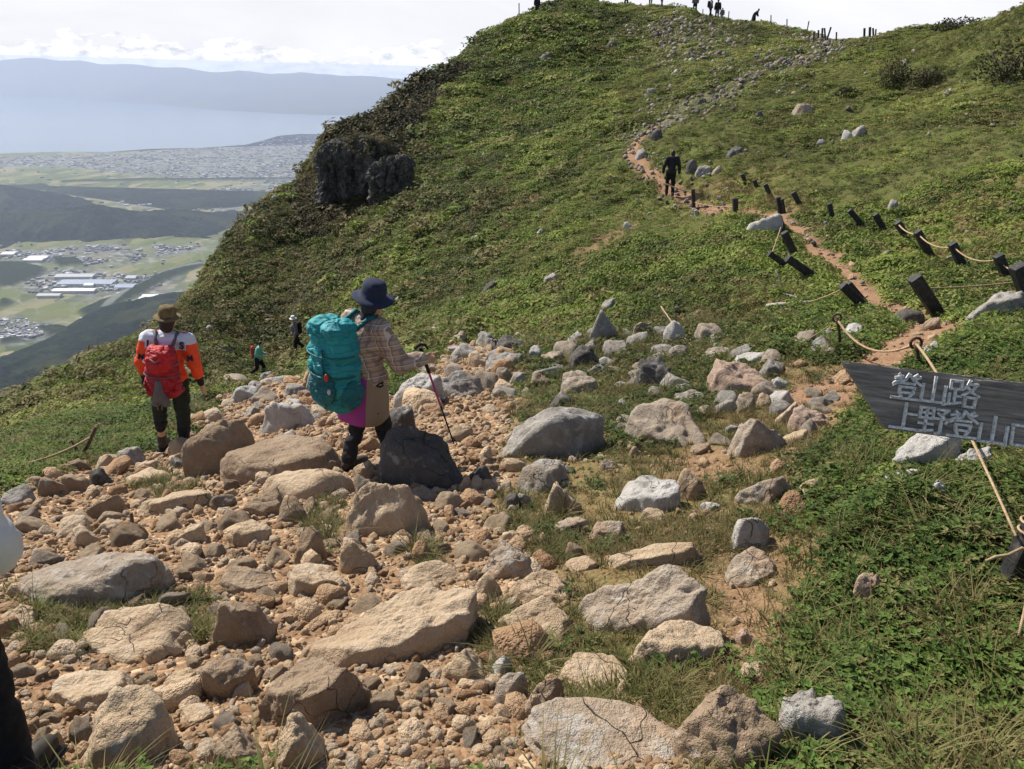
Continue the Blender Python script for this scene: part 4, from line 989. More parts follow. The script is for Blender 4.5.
MV_DRY = leaf_mat('dry_grass_blade', [(.36, (.13, .105, .040)), (.5, (.22, .175, .075)), (.66, (.32, .26, .13))], dryamt=.2)
MV_GRASS = leaf_mat('green_grass_blade', [(.36, (.075, .10, .022)), (.5, (.15, .19, .038)), (.66, (.24, .26, .075))], scale=3, dryamt=.35)
MV_HERB = leaf_mat('herb_leaf', [(.34, (.045, .078, .016)), (.5, (.10, .165, .032)), (.66, (.18, .245, .055))], scale=5, transl=.2, dryamt=.08)

def leaf_clump(seed, n_leaf, rad, hgt, ls, mat, narrow=1.0):
    r = np.random.default_rng(seed); V = []; Fq = []
    a = r.uniform(0, 2 * math.pi, n_leaf); q = np.sqrt(r.random(n_leaf)); x = np.cos(a) * q * rad; y = np.sin(a) * q * rad
    z = hgt * np.sqrt(np.clip(1 - q ** 2, 0, 1)) * r.uniform(.45, 1.0, n_leaf)
    for i in range(n_leaf):
        nrm = np.array([x[i] / rad * .9 + r.normal() * .45, y[i] / rad * .9 + r.normal() * .45, 1.0]); nrm /= np.linalg.norm(nrm)
        t = np.cross(nrm, r.normal(size=3)); t /= np.linalg.norm(t); b_ = np.cross(nrm, t); s = ls * r.uniform(.6, 1.3); c = np.array([x[i], y[i], z[i]])
        o = len(V); V += [c - t * s, c - b_ * s * .5 * narrow + nrm * s * .12, c + t * s, c + b_ * s * .5 * narrow + nrm * s * .12]; Fq.append((o, o + 1, o + 2, o + 3))
    return mesh_np('leaves', V, Fq, mat, False, add=False)
def grass_tuft(seed, n_b, rad, hgt, wid, mat, bend=.6, segs=3):
    r = np.random.default_rng(seed); V = []; Fq = []
    for i in range(n_b):
        a = r.uniform(0, 6.283); q = rad * math.sqrt(r.random()); x, y = math.cos(a) * q, math.sin(a) * q
        d = r.uniform(0, 6.283) if r.random() < .3 else a + r.normal() * .5; h = hgt * r.uniform(.5, 1.15); bd = bend * r.uniform(.3, 1.3) * h
        dx, dy = math.cos(d), math.sin(d); wx, wy = -dy * wid, dx * wid; o = len(V)
        for k in range(segs + 1):
            t = k / segs; ww = (1 - t ** 1.5) * .5 + .02; px, py, pz = x + dx * bd * t * t, y + dy * bd * t * t, h * (t - .28 * t * t * bend)
            V += [(px - wx * ww, py - wy * ww, pz), (px + wx * ww, py + wy * ww, pz)]
        for k in range(segs): Fq.append((o + 2 * k, o + 2 * k + 1, o + 2 * k + 3, o + 2 * k + 2))
    return mesh_np('blades', V, Fq, mat, False, add=False)
def herb(seed, n_st, rad, mat):
    """small leafy plant: stems carrying oval leaves with a fold"""
    r = np.random.default_rng(seed); V = []; Fq = []
    for i in range(n_st):
        a = r.uniform(0, 6.283); q = rad * math.sqrt(r.random()); cx, cy = math.cos(a) * q, math.sin(a) * q; cz = r.uniform(.25, 1.0) * (1 - .5 * (q / rad)) * rad * 1.1
        for k in range(r.integers(3, 6)):
            d = r.uniform(0, 6.283); L = rad * r.uniform(.20, .38); up = r.uniform(-.1, .55); dv = np.array([math.cos(d), math.sin(d), up]); dv /= np.linalg.norm(dv)
            sd_ = np.array([-math.sin(d), math.cos(d), 0]) * L * .30; c = np.array([cx, cy, cz]); o = len(V)
            V += [c, c + dv * L * .5 + sd_ + (0, 0, L * .10), c + dv * L, c + dv * L * .5 - sd_ + (0, 0, L * .10), c + dv * L * .52]
            Fq += [(o, o + 1, o + 2, o + 4), (o, o + 4, o + 2, o + 3)]
    return mesh_np('leaves', V, Fq, mat, False, add=False)

rv_ = np.random.default_rng(21)
def on_rock_free(X, Y, grow=.85):
    ok = np.ones(len(X), bool)
    for q in ROCKS:
        if q[2] < .06: continue
        ok &= ((X - q[0]) / (q[2] * grow)) ** 2 + ((Y - q[1]) / (q[3] * grow)) ** 2 > 1
    return ok
def slope_rot(X, Y):
    e = .25; gx = (H0(X + e, Y) - H0(X - e, Y)) / (2 * e); gy = (H0(X, Y + e) - H0(X, Y - e)) / (2 * e)
    return np.stack([np.arctan(gy) * .8, -np.arctan(gx) * .8, np.zeros(len(X))], 1)
# hillside turf, shrubby clumps
n_ = 430000; X = rv_.uniform(-50, 62, n_); Y = 9 + 86 * rv_.random(n_) ** .8; ok = (np.abs(X) < Y * .82 + 3); X, Y = X[ok], Y[ok]
M = masks(X, Y); bare = np.maximum(np.maximum(M['rub'], M['dirt']), np.maximum(M['worn'] * .9, M['scree'] * .75))
pf = np.clip(.82 + .18 * (n2(X, Y, .5, 3, 41) > -.12), 0, 1); ok = (rv_.random(len(X)) > bare * 1.2) & (rv_.random(len(X)) < pf) & on_rock_free(X, Y, .7)
X, Y = X[ok], Y[ok]; M = {k: v[ok] for k, v in M.items()}
Z = height(X, Y, M, False); rot = slope_rot(X, Y); rot[:, 2] = rv_.uniform(0, 6.28, len(X))
big = n2(X, Y, .33, 3, 43); sz = rv_.uniform(.5, 1.1, len(X)) * np.where(rv_.random(len(X)) < .04, 1.9, 1) * (1 + np.clip(big, -.1, .5) * 1.7) * np.clip(.42 + Y / 75, .4, 1.3)
# left face is darker, scrubbier; the right meadow is short and bright
leftness = sstep(2.0, -10.0, X + (Y - 35) * .22 + n2(X, Y, .12, 3, 47) * 16)
kind = np.where(M['brush'] > .5, 2, np.where(rv_.random(len(X)) < leftness * .75, 1, 0))
isdry = (rv_.random(len(X)) < M['dry'] * .6 + .05 + .10 * (n2(X, Y, .2, 3, 49) > .15)); kind = np.where((kind == 0) & isdry, 3, kind)
meadow = sstep(-2, 6, X - (Y - 20) * .12); sz = sz * (1 - .42 * meadow * (kind != 2)); kind = np.where((kind == 0) & (rv_.random(len(X)) < meadow * .75), 4, kind)
P = np.stack([X, Y, Z - .02], 1)
def sub(k, nm, protos, zs=1.0, gain=1.0):
    m = kind == k; s = sz[m] * gain
    return scatter(nm, protos, P[m], rot[m], np.stack([s, s, s * zs * rv_.uniform(.7, 1.3, m.sum())], 1))
print('clumps', len(X), [(kind == k).sum() for k in range(4)])
sub(0, 'turf_grass', [leaf_clump(300 + k, 90, .38, .18, .055, MV_TURF) for k in range(4)])
sub(4, 'meadow_grass', [leaf_clump(360 + k, 90, .42, .15, .05, MV_MEADOW) for k in range(4)])
sub(1, 'turf_heather', [leaf_clump(310 + k, 80, .36, .26, .06, MV_OLIVE) for k in range(4)])
sub(2, 'brush_undergrowth', [leaf_clump(320 + k, 70, .40, .34, .075, MV_BRUSH) for k in range(3)], 1.0, .95)
sub(3, 'dry_grass', [grass_tuft(330 + k, 40, .20, .26, .02, MV_DRY, .9, 2) for k in range(3)])

# scrub growing in the ledges of the crag
_m = CR.data; _co = np.empty(len(_m.vertices) * 3, np.float32); _m.vertices.foreach_get('co', _co); _co = _co.reshape(-1, 3); _nn = np.empty(len(_m.vertices) * 3, np.float32); _m.vertices.foreach_get('normal', _nn); _nn = _nn.reshape(-1, 3)
_k = np.where((_nn[:, 2] > .45) & (rv_.random(len(_nn)) < .05) | (rv_.random(len(_nn)) < .004) & (_nn[:, 2] > -.1))[0]; _p = _co[_k] + np.array(CR.location[:])
scatter('ledge_undergrowth', [leaf_clump(325 + k, 70, .40, .30, .075, MV_BRUSH) for k in range(3)], _p, np.stack([rv_.normal(0, .3, len(_k)), rv_.normal(0, .3, len(_k)), rv_.uniform(0, 6.3, len(_k))], 1), np.full((len(_k), 3), .8))
# near ground cover
def place(nm, protos, n_, y0, y1, dens, size, flat=1.0, seed=1, rockgrow=.85, sink=.01, xr=None):
    r_ = np.random.default_rng(seed); X, Y = in_view_points(n_, y0, y1, rngs=r_)
    M = masks(X, Y); d = dens(X, Y, M); k = (r_.random(len(X)) < d); X, Y = X[k], Y[k]; k = on_rock_free(X, Y, rockgrow); X, Y = X[k], Y[k]
    Z = height(X, Y); rot = slope_rot(X, Y); rot[:, 2] = r_.uniform(0, 6.28, len(X)); s = size(X, Y) * r_.uniform(.6, 1.3, len(X)); print(nm, len(X))
    return scatter(nm, protos, np.stack([X, Y, Z - sink], 1), rot, np.stack([s, s, s * flat * r_.uniform(.7, 1.3, len(X))], 1))
TUFTS = [gpoly(q) for q in ([(20,590),(110,600),(190,600),(175,612),(90,625),(100,660),(40,650)], [(465,600),(500,610),(545,660),(545,690),(510,680),(480,640)], [(555,690),(640,680),(690,700),(600,730),(555,740)],
         [(500,520),(560,520),(575,560),(540,560)], [(590,655),(680,665),(690,700),(600,700)], [(315,508),(330,495),(335,530),(318,560),(312,540)], [(60,425),(130,430),(130,450),(60,478),(-60,490),(-60,440)], [(180,600),(205,600),(205,640),(185,640)],
         [(150,490),(130,480),(150,470),(190,490),(175,498)], [(430,540),(440,560),(432,570),(420,560)])]
def tuft_mask(X, Y):
    m = np.zeros(len(X))
    for q in TUFTS: m = np.maximum(m, 1 - sstep(-.04, .10, sdf(X, Y, q) + n2(X, Y, 5, 2, 55) * .15))
    return m
def patch(X, Y, s, seed, lo=-.1, hi=.15): return sstep(lo, hi, n2(X, Y, s, 3, seed))
G1 = [grass_tuft(400 + k, 16, .030, .075, .0050, MV_GRASS, 1.0, 3) for k in range(4)]
G2 = [grass_tuft(410 + k, 16, .035, .060, .0045, MV_DRY, 1.3, 3) for k in range(4)]
G3 = [grass_tuft(420 + k, 26, .04, .24, .0075, MV_GRASS, 1.0, 5) for k in range(4)]
G4 = [grass_tuft(430 + k, 22, .05, .20, .0055, MV_DRY, 1.3, 5) for k in range(4)]
HB = [herb(440 + k, 9, .075, MV_HERB) for k in range(6)]
szf = lambda X, Y: np.clip(.75 + Y * .07, .8, 1.6)
place('short_grass', G1, 90000, 1.2, 12, lambda X, Y, M: np.maximum(np.maximum(M['worn'] * (1 - M['dirt']) * (.03 + .32 * patch(X, Y, 1.3, 61)), tuft_mask(X, Y) * .8), M['lush'] * .15) * (1 - M['rub'] * (tuft_mask(X, Y) < .3)), szf, seed=31)
place('short_dry_grass', G2, 90000, 1.2, 12, lambda X, Y, M: np.maximum(M['worn'] * (1 - .8 * M['dirt']) * (.06 + .45 * patch(X, Y, 1.1, 63, -.12, .12)), tuft_mask(X, Y) * .35) * (1 - M['rub'] * (tuft_mask(X, Y) < .3)), szf, seed=32)
place('leafy_ground_cover_leaves', HB, 130000, 1.2, 14, lambda X, Y, M: M['lush'] * (.12 + .88 * patch(X, Y, 1.0, 65, -.28, -.02)) + np.clip(1 - M['rub'] - M['worn'] - M['dirt'], 0, 1) * .5 * (Y < 14) * (1 - M['lush']) * (1 - .75 * M['dry']) + M['worn'] * .03 * patch(X, Y, 1.4, 69, .1, .2), lambda X, Y: np.clip(.8 + Y * .09, .85, 1.9), seed=33)
place('tall_grass', G3, 26000, 1.2, 14, lambda X, Y, M: M['lush'] * (.01 + .20 * patch(X, Y, .9, 67, .08, .2)) + tuft_mask(X, Y) * .03 + .05 * np.clip(1 - M['rub'] - M['worn'] - M['dirt'], 0, 1), lambda X, Y: np.clip(.75 + Y * .03, .7, 1.2), seed=34)
place('tall_dry_grass', G4, 26000, 1.2, 16, lambda X, Y, M: M['lush'] * (.02 + .22 * patch(X, Y, 1.0, 71, .05, .2)) + M['dry'] * .6 + .10 * np.clip(1 - M['rub'] - M['worn'] - M['dirt'], 0, 1), lambda X, Y: np.clip(.75 + Y * .03, .7, 1.2), seed=35)
place('mid_turf_grass', [leaf_clump(450 + k, 50, .14, .07, .028, MV_TURF) for k in range(4)], 60000, 3.5, 24, lambda X, Y, M: (1 - .7 * M['dry']) * np.clip(1 - M['rub'] - M['worn'] - M['dirt'], 0, 1), lambda X, Y: np.clip(.5 + Y * .06, .6, 1.7), seed=36)

# dark bushes on the meadow skyline side
def bush(x, y, wpx, hpx, label, mat=MV_BRUSH, seed=1, name='bush'):
    g = gp(x, y); zc = g.y * cp - g.z * sp; Wm = wpx / F_ * zc; Hm = hpx / F_ * zc * 1.1
    e = empty(name, g); tag(e, label, 'bush'); r = random.Random(seed)
    bm = bmesh.new()
    for k in range(9):
        a = r.uniform(0, 6.28); V, Fc = tube_vf([(0, 0, -.05), (math.cos(a) * Wm * .12, math.sin(a) * Wm * .1, Hm * .35), (math.cos(a) * Wm * .32, math.sin(a) * Wm * .25, Hm * .75)], [.04, .025, .01], 5); bm_add(bm, V, Fc)
    from_bm('stem', bm, flat_mat('bark', (.10, .08, .06), .9) if 'bark' not in bpy.data.materials else bpy.data.materials['bark'], e, True)
    rr = np.random.default_rng(seed); nl = 900; d = rr.normal(size=(nl, 3)); d /= np.linalg.norm(d, axis=1)[:, None]; d[:, 2] = np.abs(d[:, 2]); lump = 1 + .35 * fbm(d * 2.2 + seed, 3, seed)
    c = d * (rr.random(nl) ** .35 * lump)[:, None] * np.array([Wm / 2, Wm / 2.6, Hm]); t = rr.normal(size=(nl, 3)); t /= np.linalg.norm(t, axis=1)[:, None]; b_ = np.cross(t, d + rr.normal(size=(nl, 3)) * .5); b_ /= np.linalg.norm(b_, axis=1)[:, None]
    s = (rr.uniform(.05, .10, nl) * (Wm / 2.5) ** .5)[:, None]; V = np.stack([c - t * s, c - b_ * s * .5, c + t * s, c + b_ * s * .5], 1).reshape(-1, 3)
    mesh_np('foliage', V, np.arange(nl * 4).reshape(-1, 4), mat, False, parent=e)
bush(893,88,42,24,'dark round leafless-looking bush on the upper meadow, left of two',seed=2)
bush(926,84,40,16,'low dark bush just right of the round one on the upper meadow',seed=3)
bush(1004,80,66,38,'large dark bush at the right edge of the upper meadow',seed=4)
bush(962,18,60,12,'long low dark bush on the right skyline',seed=5)
bush(846,97,24,9,'small dark shrub left of the bushes on the upper meadow',seed=6)
bush(852,34,12,4,'tiny shrub on the right skyline near the leaning posts',seed=7)

# ------------------------------------------------------------------ posts, stakes and ropes
MAT_POST = material('charred_post', lambda n, b: (n.l.new(n.bump(n.noise(n.obj(), 60, 4, .7), .5, .004), b.inputs['Normal']), n.ramp(n.noise(n.obj(), 18, 4, .7), [(.35, (.014, .013, .014)), (.58, (.034, .032, .033)), (.75, (.11, .10, .095))]))[1], .65, .35)
MAT_PALE = flat_mat('weathered_wood', (.36, .33, .29), .9, .2, .35, 25, .004)
MAT_IRON = flat_mat('rusty_iron', (.075, .040, .028), .8, .3, .4, 60, .002)
MAT_ROPE = material('rope_fibre', lambda n, b: (n.l.new(n.bump(n.new('ShaderNodeTexWave', ins={'Vector': n.obj(), 'Scale': 90.0}).outputs['Fac'], .6, .003), b.inputs['Normal']), n.ramp(n.noise(n.obj(), 40, 3), [(.3, (.31, .21, .12)), (.7, (.48, .36, .23))]))[1], .9, .1)
def block(bm, p0, p1, w, up=Vector((0, 1, 0)), bev=.15):
    d = (p1 - p0); L = d.length; q = d.to_track_quat('Z', 'Y'); r = bmesh.ops.create_cube(bm, size=1, matrix=Matrix.Translation((p0 + p1) / 2) @ q.to_matrix().to_4x4() @ Matrix.Diagonal((w, w, L, 1)))
    bmesh.ops.bevel(bm, geom=list({e for v in r['verts'] for e in v.link_edges}), offset=w * bev, segments=2, affect='EDGES', profile=.6)
def post(base, top, wpx, label, group=None, mat=None, name='fence_post', cat='post', dY=0.0):
    g = gp(*base); t = on_ray(top[0], top[1], g.y + dY); zc = g.y * cp - g.z * sp; w = wpx / F_ * zc
    d = (t - g).normalized(); bm = bmesh.new(); block(bm, Vector((0, 0, 0)) - d * .25, t - g, w)
    o = from_bm(name, bm, mat or MAT_POST); o.location = g; tag(o, label, cat, group); return g, t
GR = 'black posts of the right fence row'; GL = 'black posts of the left fence row'
T = {}
LABR = ['farthest leaning black post of the right fence row', 'second farthest black post of the right fence row', 'third farthest black post of the right fence row, more tilted', 'black post of the right row behind the upright left-row post',
        'short black post alone in the middle of the right fence row', 'strongly tilted black post right of the short one', 'black post of the right row above the bare red path', 'first black post carrying the pale rope, counted from the left',
        'second black post carrying the pale rope, counted from the left', 'third black post carrying the pale rope, counted from the left', 'fourth black post carrying the pale rope, above the craggy rock']
for i, (tx, ty, bx, by, wp) in enumerate([(742,174,748,186,3.5),(754,180,757.5,189,3.5),(765,184,774,199,4),(793,192,801,208,4.5),(829,203.5,834,216,4.5),(849,210,863,227,5),(875,214,883,229,5.5),(897,222,908,241,6.5),(917,231,931,257,7),(952,243,963,272,7.5),(998,255,1009,281,8.5)]):
    T['r%d' % i] = post((bx, by), (tx, ty), wp, LABR[i], GR)
T['r11'] = post((1032,302),(1018,265),14,'thick greyish post at the right edge beside the craggy rock')
T['big'] = post((940,315),(914,277),12,'thick black post leaning left beside a rounded dark rock')
T['l0'] = post((780,214),(778,197),4,'upright black post of the left row, highest of its cluster',GL)
T['l0b'] = post((784,214),(782,199),3,'thin upright post touching the highest one of the left cluster',GL)
T['l1'] = post((783,232),(779,216),5,'black post at the right end of the white streaked outcrop',GL)
T['l2'] = post((800,252),(784,232),7,'black post lying back over the grass below the streaked outcrop',GL)
T['l3'] = post((790,268),(769,253),6,'notched black post leaning far left, upper of the pair above the logs',GL)
T['l4'] = post((813,278),(787,258),8,'black post leaning far left, lower of the pair above the logs',GL)
T['l5'] = post((868,311),(842,285),8.5,'black post leaning far left beside the bare red path',GL)
T['l6'] = post((864,299),(848,283),6,'black post just behind the one beside the bare red path',GL)
T['h0'] = post((694,205),(693,189),3.4,'upright black post just right of the hiker in black')
T['h1'] = post((736,214),(735,198),5,'upright black post left of the white streaked outcrop')
post((697,219),(695.5,210),3.2,'pale short stub of a post below the hiker in black',mat=MAT_PALE)
for i, (tx, ty, bx, by, wp) in enumerate([(771,15,771.5,23,.9),(787,19,787.5,27,.9),(809,21,807,31,.9),(814,32,814,41,1.4),(818.5,30,818.5,40,1.5),(822.5,28,822,39,1.6),(824.5,28,826,38,1.4),(831,27,827,37,1.4),(836.5,32,837,39,1.2),(864.5,28,865,37,1.8),(870,27,870.5,36,2.0),(873,28,874,36,1.5),(876,29,876,35,1.2),
      (634,3,634.5,7,.8),(641,3,641,8,.8),(672,7,672,11,.8),(683,7,683,12,.8),(703,9,703,14,.8),(519,3,519.5,10,1),(729,11,729,16,.8),(519,9,519,14,.8)]):
    post((bx, by), (tx, ty), wp, 'small dark post standing on the skyline of the far ridge', 'posts along the skyline', name='ridge_post')
# stakes
def stake(base, top, wpx, label, mat=MAT_IRON, dY=0, hook=True):
    g = gp(*base); t = on_ray(top[0], top[1], g.y + dY); zc = g.y * cp - g.z * sp; w = wpx / F_ * zc; d = (t - g)
    bm = bmesh.new(); V, Fc = tube_vf([-d.normalized() * .12, d * .5 + Vector((w * .3, 0, 0)), d], [w / 2, w / 2.1, w / 2.2], 8); bm_add(bm, V, Fc)
    if hook:
        c = d; V, Fc = tube_vf([c + Vector((math.cos(a) * w * 1.3, 0, math.sin(a) * w * 1.3)) for a in np.linspace(-1.5, 4.4, 10)], w * .35, 6); bm_add(bm, V, Fc)
    o = from_bm('stake', bm, mat, smooth=True); o.location = g; tag(o, label, 'stake'); return g, t
T['s0'] = stake((840,351),(837,318),3.2,'thin rusty iron stake left of the hanging rope')
T['s1'] = stake((919,368),(916,343),4.2,'rusty iron stake right behind the signboard top edge')
T['s2'] = stake((79,461),(96,427),4.2,'crooked wooden stake leaning right at the left rock pile',mat=MAT_PALE,hook=False)
T['s3'] = stake((80,458),(71,440),3.0,'short crooked stake leaning left at the left rock pile',mat=flat_mat('dark_wood', (.12, .09, .065), .9, .2, .4, 30),hook=False)
scene.objects['stake.002'].data.materials[0] = bpy.data.materials['dark_wood']
T['s4'] = stake((131,529),(131,513),4,'short brown stub of a stake in the rubble on the left',mat=bpy.data.materials['dark_wood'],hook=False)
T['s5'] = stake((677,672),(676.5,656),4,'short dark stub of a stake below the flat tan slab',mat=bpy.data.materials['dark_wood'],hook=False)
T['s6'] = stake((674,326),(661,306),1.6,'thin pale stick planted in the grass right of the pointed rocks',mat=MAT_PALE,hook=False)
T['s7'] = stake((496,352),(495,340),1.8,'thin iron pin of the short fence in the saddle')
T['s8'] = stake((783,297),(776,270),1.2,'thin pale stick above the two logs',mat=MAT_PALE,hook=False)
def rope(a, b, sag, wpx, label, extra=None, mat=MAT_ROPE):
    pts_ = []
    for k in range(17):
        t = k / 16; p = a.lerp(b, t); p = p - Vector((0, 0, sag * 4 * t * (1 - t))); pts_.append(p)
    r_ = []
    for p in pts_:
        zc = max(.5, p.y * cp - p.z * sp)
        r_.append(wpx / F_ * zc / 2)
    c = pts_[0]; o = tube('rope', [p - c for p in pts_], r_, mat, 6); o.location = c; tag(o, label, 'rope'); return o
lift = lambda k, f=.85: T[k][0].lerp(T[k][1], f)
rope(lift('r7'), lift('r8'), .06, 1.5, 'pale rope between the first and second roped posts')
rope(lift('r8'), lift('r9'), .10, 1.5, 'pale sagging rope between the second and third roped posts')
rope(lift('r9'), lift('r10'), .12, 1.5, 'pale sagging rope between the third and fourth roped posts')
rope(lift('r10', .7), on_ray(1045, 288, 11.5), .03, 1.5, 'pale rope running out of the right edge from the fourth roped post')
rope(lift('big', .72), on_ray(1040, 279, 11.3), .03, 1.5, 'pale level rope from the thick leaning post to the right edge')
rope(lift('s0', .97), lift('s1', .98), .22, 2.3, 'thick pale rope sagging between the two iron stakes')
rope(lift('s0', .95), gp(782, 353), .05, 1.3, 'thin slack rope running left and down from the first iron stake')
rope(lift('l5', .9), gp(797, 305), .05, 1.3, 'thin rope from the leaning post by the path down to the logs')
rope(lift('l3', .9), lift('l1', .4), .05, 1.0, 'thin rope between the leaning notched post and the streaked outcrop')
rope(lift('h0', .8), on_ray(664, 183, T['h0'][0].y + .3), .03, 1.3, 'pale rope beside the hiker in black')
rope(lift('h0', .3), lift('h1', .5), .06, .9, 'thin rope between the two upright black posts on the hill')
rope(lift('s7', .8), on_ray(525, 342, T['s7'][0].y), .0, 1.1, 'short white cord in the saddle above the black-looking block')
rope(lift('s6', .98), gp(700, 352), .04, 1.4, 'thin pale cord slanting over the rocks')
rope(lift('s2', .7), on_ray(-30, 470, 6.4), .10, 2.2, 'pale rope running out of the left edge from the crooked stake')
rope(lift('s1', .97), on_ray(1016, 536, 2.45), -.06, 2.8, 'thick tan rope running from behind the signboard down to the right edge')
sg = gp(1034, 600); 
def logo(a, b, r, label, mat=MAT_PALE):
    c = (a + b) / 2; V, Fc = tube_vf([a - c, (a - c) * .4 + Vector((0, 0, r * .2)), (b - c) * .5, b - c], [r, r * 1.05, r * .95, r * .9], 10); bm = bmesh.new(); bm_add(bm, V, Fc); o = from_bm('log', bm, mat, smooth=True); o.location = c; tag(o, label, 'log')
up_ = Vector((0, 0, .05))
logo(gp(764, 309) + up_, gp(809, 307) + up_, .045, 'longer weathered grey log lying in the grass')
logo(gp(781, 303) + up_, gp(804, 302) + up_, .04, 'shorter weathered grey log behind the longer one')
# low post end with knotted rope at the right edge
pb = on_ray(1036, 530, 2.45); bm = bmesh.new(); block(bm, Vector((0, .1, -.6)), Vector((0, 0, .05)), .07); o = from_bm('fence_post', bm, MAT_POST); o.location = pb; tag(o, 'short black post at the right edge wound with rope', 'post')
kn = [pb + Vector((math.cos(a) * .06, math.sin(a) * .06 - .01, -.02 + a * .006)) for a in np.linspace(0, 12.5, 40)]
tube('rope_binding', [p for p in kn], .005, MAT_ROPE, 6); tag(scene.objects['rope_binding'], 'coil of rope wound round the short black post', 'rope')
q0 = on_ray(986, 561, 2.38); tube('rope_end', [q0, on_ray(995, 557, 2.38), on_ray(1008, 555, 2.40), on_ray(1022, 548, 2.42), pb + Vector((0, -.05, -.08))], [.005, .006, .006, .006, .006], MAT_ROPE, 6); tag(scene.objects['rope_end'], 'frayed rope end sticking out left of the short black post', 'rope')
q1 = on_ray(1019, 636, 2.1); tube('rope_tail', [q1, on_ray(1022, 622, 2.14), on_ray(1027, 600, 2.2), on_ray(1034, 570, 2.35)], .005, MAT_ROPE, 6); tag(scene.objects['rope_tail'], 'reddish rope tail hanging at the right edge above the grass', 'rope')

# ------------------------------------------------------------------ signboard
DB = 2.0    # distance of the board along the view
def cpt(x, y, d):    # point at camera depth d
    u0 = (x - 512) / F_; s0 = (384.5 - y) / F_; u = u0 * cr_ - s0 * sr_; s = u0 * sr_ + s0 * cr_; return Vector((u * d, d * cp + s * d * sp, -d * sp + s * d * cp))
A0 = cpt(843, 361, 2.06); A1 = cpt(1024, 383, 1.98); B0 = cpt(886, 429, 2.05)
ex = (A1 - A0).normalized(); tmp = (B0 - A0); nrm = ex.cross(-tmp).normalized(); ez_ = nrm.cross(ex).normalized()
if ez_.z < 0: ez_ = -ez_
ny = ex.cross(ez_)  # points to the camera side or away
if ny.y > 0: ny = -ny
bl = -tmp.dot(ez_); bx_ = tmp.dot(ex)
Ms = Matrix((ex, -ny, ez_)).transposed().to_4x4(); Ms.translation = A0        # local x along the board, y into the board, z up
se = bpy.data.objects.new('trail_sign', None); link(se); se.matrix_world = Ms; tag(se, 'dark weathered wooden signboard with carved white characters and a slanted left end', 'sign')
LB = 1.02; TH = .035; hR = bl * 1.0
out_ = [(0, 0), (LB, 0), (LB, -hR * .99), (bx_, -bl)]
nx = 240; nz = 60
V = []; Fq = []
gxs = np.linspace(0, 1, nx); gzs = np.linspace(0, 1, nz); GX, GZ = np.meshgrid(gxs, gzs)
zz = -GZ * (bl + (hR * .99 - bl) * GX); x0_ = bx_ * GZ; xx = x0_ + (LB - x0_) * GX
gr = fbm(np.stack([(xx * 3.0).ravel(), (zz * 75).ravel(), (xx * 0).ravel()], 1), 4, 401, .6).reshape(xx.shape)
gr2 = fbm(np.stack([(xx * 6.0).ravel(), (zz * 22).ravel(), (xx * 0).ravel() + 4], 1), 3, 407, .6).reshape(xx.shape)
yy = -gr * .0055 - gr2 * .004 + (np.abs(gr) < .04) * .0015
rag = fbm(np.stack([(xx * 90).ravel(), (xx * 0).ravel(), (xx * 0).ravel()], 1), 3, 409).reshape(xx.shape) * .0022
zz = zz + rag * (GZ == 0)
front = np.stack([xx.ravel(), yy.ravel(), zz.ravel()], 1); back = front.copy(); back[:, 1] = TH + (gr.ravel() * .003)
idn = np.arange(nx * nz).reshape(nz, nx); q_ = lambda a, b, c, d: np.stack([a.ravel(), b.ravel(), c.ravel(), d.ravel()], 1); o_ = nx * nz
Fq = np.concatenate([q_(idn[:-1, :-1], idn[1:, :-1], idn[1:, 1:], idn[:-1, 1:]), q_(idn[:-1, :-1], idn[:-1, 1:], idn[1:, 1:], idn[1:, :-1]) + o_,
    q_(idn[0, :-1], idn[0, 1:], idn[0, 1:] + o_, idn[0, :-1] + o_), q_(idn[-1, :-1] + o_, idn[-1, 1:] + o_, idn[-1, 1:], idn[-1, :-1]),
    q_(idn[:-1, 0] + o_, idn[1:, 0] + o_, idn[1:, 0], idn[:-1, 0]), q_(idn[:-1, -1], idn[1:, -1], idn[1:, -1] + o_, idn[:-1, -1] + o_)])
def m_board(n, b):
    p = n.obj(); m = n.new('ShaderNodeMapping'); m.inputs['Scale'].default_value = (3, 3, 75); n.l.new(p, m.inputs[0])
    g = n.noise(m.outputs[0], 1.0, 6, .65); m2 = n.new('ShaderNodeMapping'); m2.inputs['Scale'].default_value = (12, 12, 220); n.l.new(p, m2.inputs[0]); g2 = n.noise(m2.outputs[0], 1.0, 4, .7)
    c = n.ramp(g, [(.3, (.05, .042, .037)), (.5, (.17, .148, .13)), (.68, (.36, .32, .29))])
    c = n.mix(n.mapr(g2, .4, .7, 0, .5), c, (.36, .34, .34)); n.l.new(n.bump(g2, .6, .004), b.inputs['Normal']); return c
MAT_BOARD = material('weathered_board', m_board, .85, .25)
mesh_np('board', np.concatenate([front, back]), Fq, MAT_BOARD, False, parent=se)
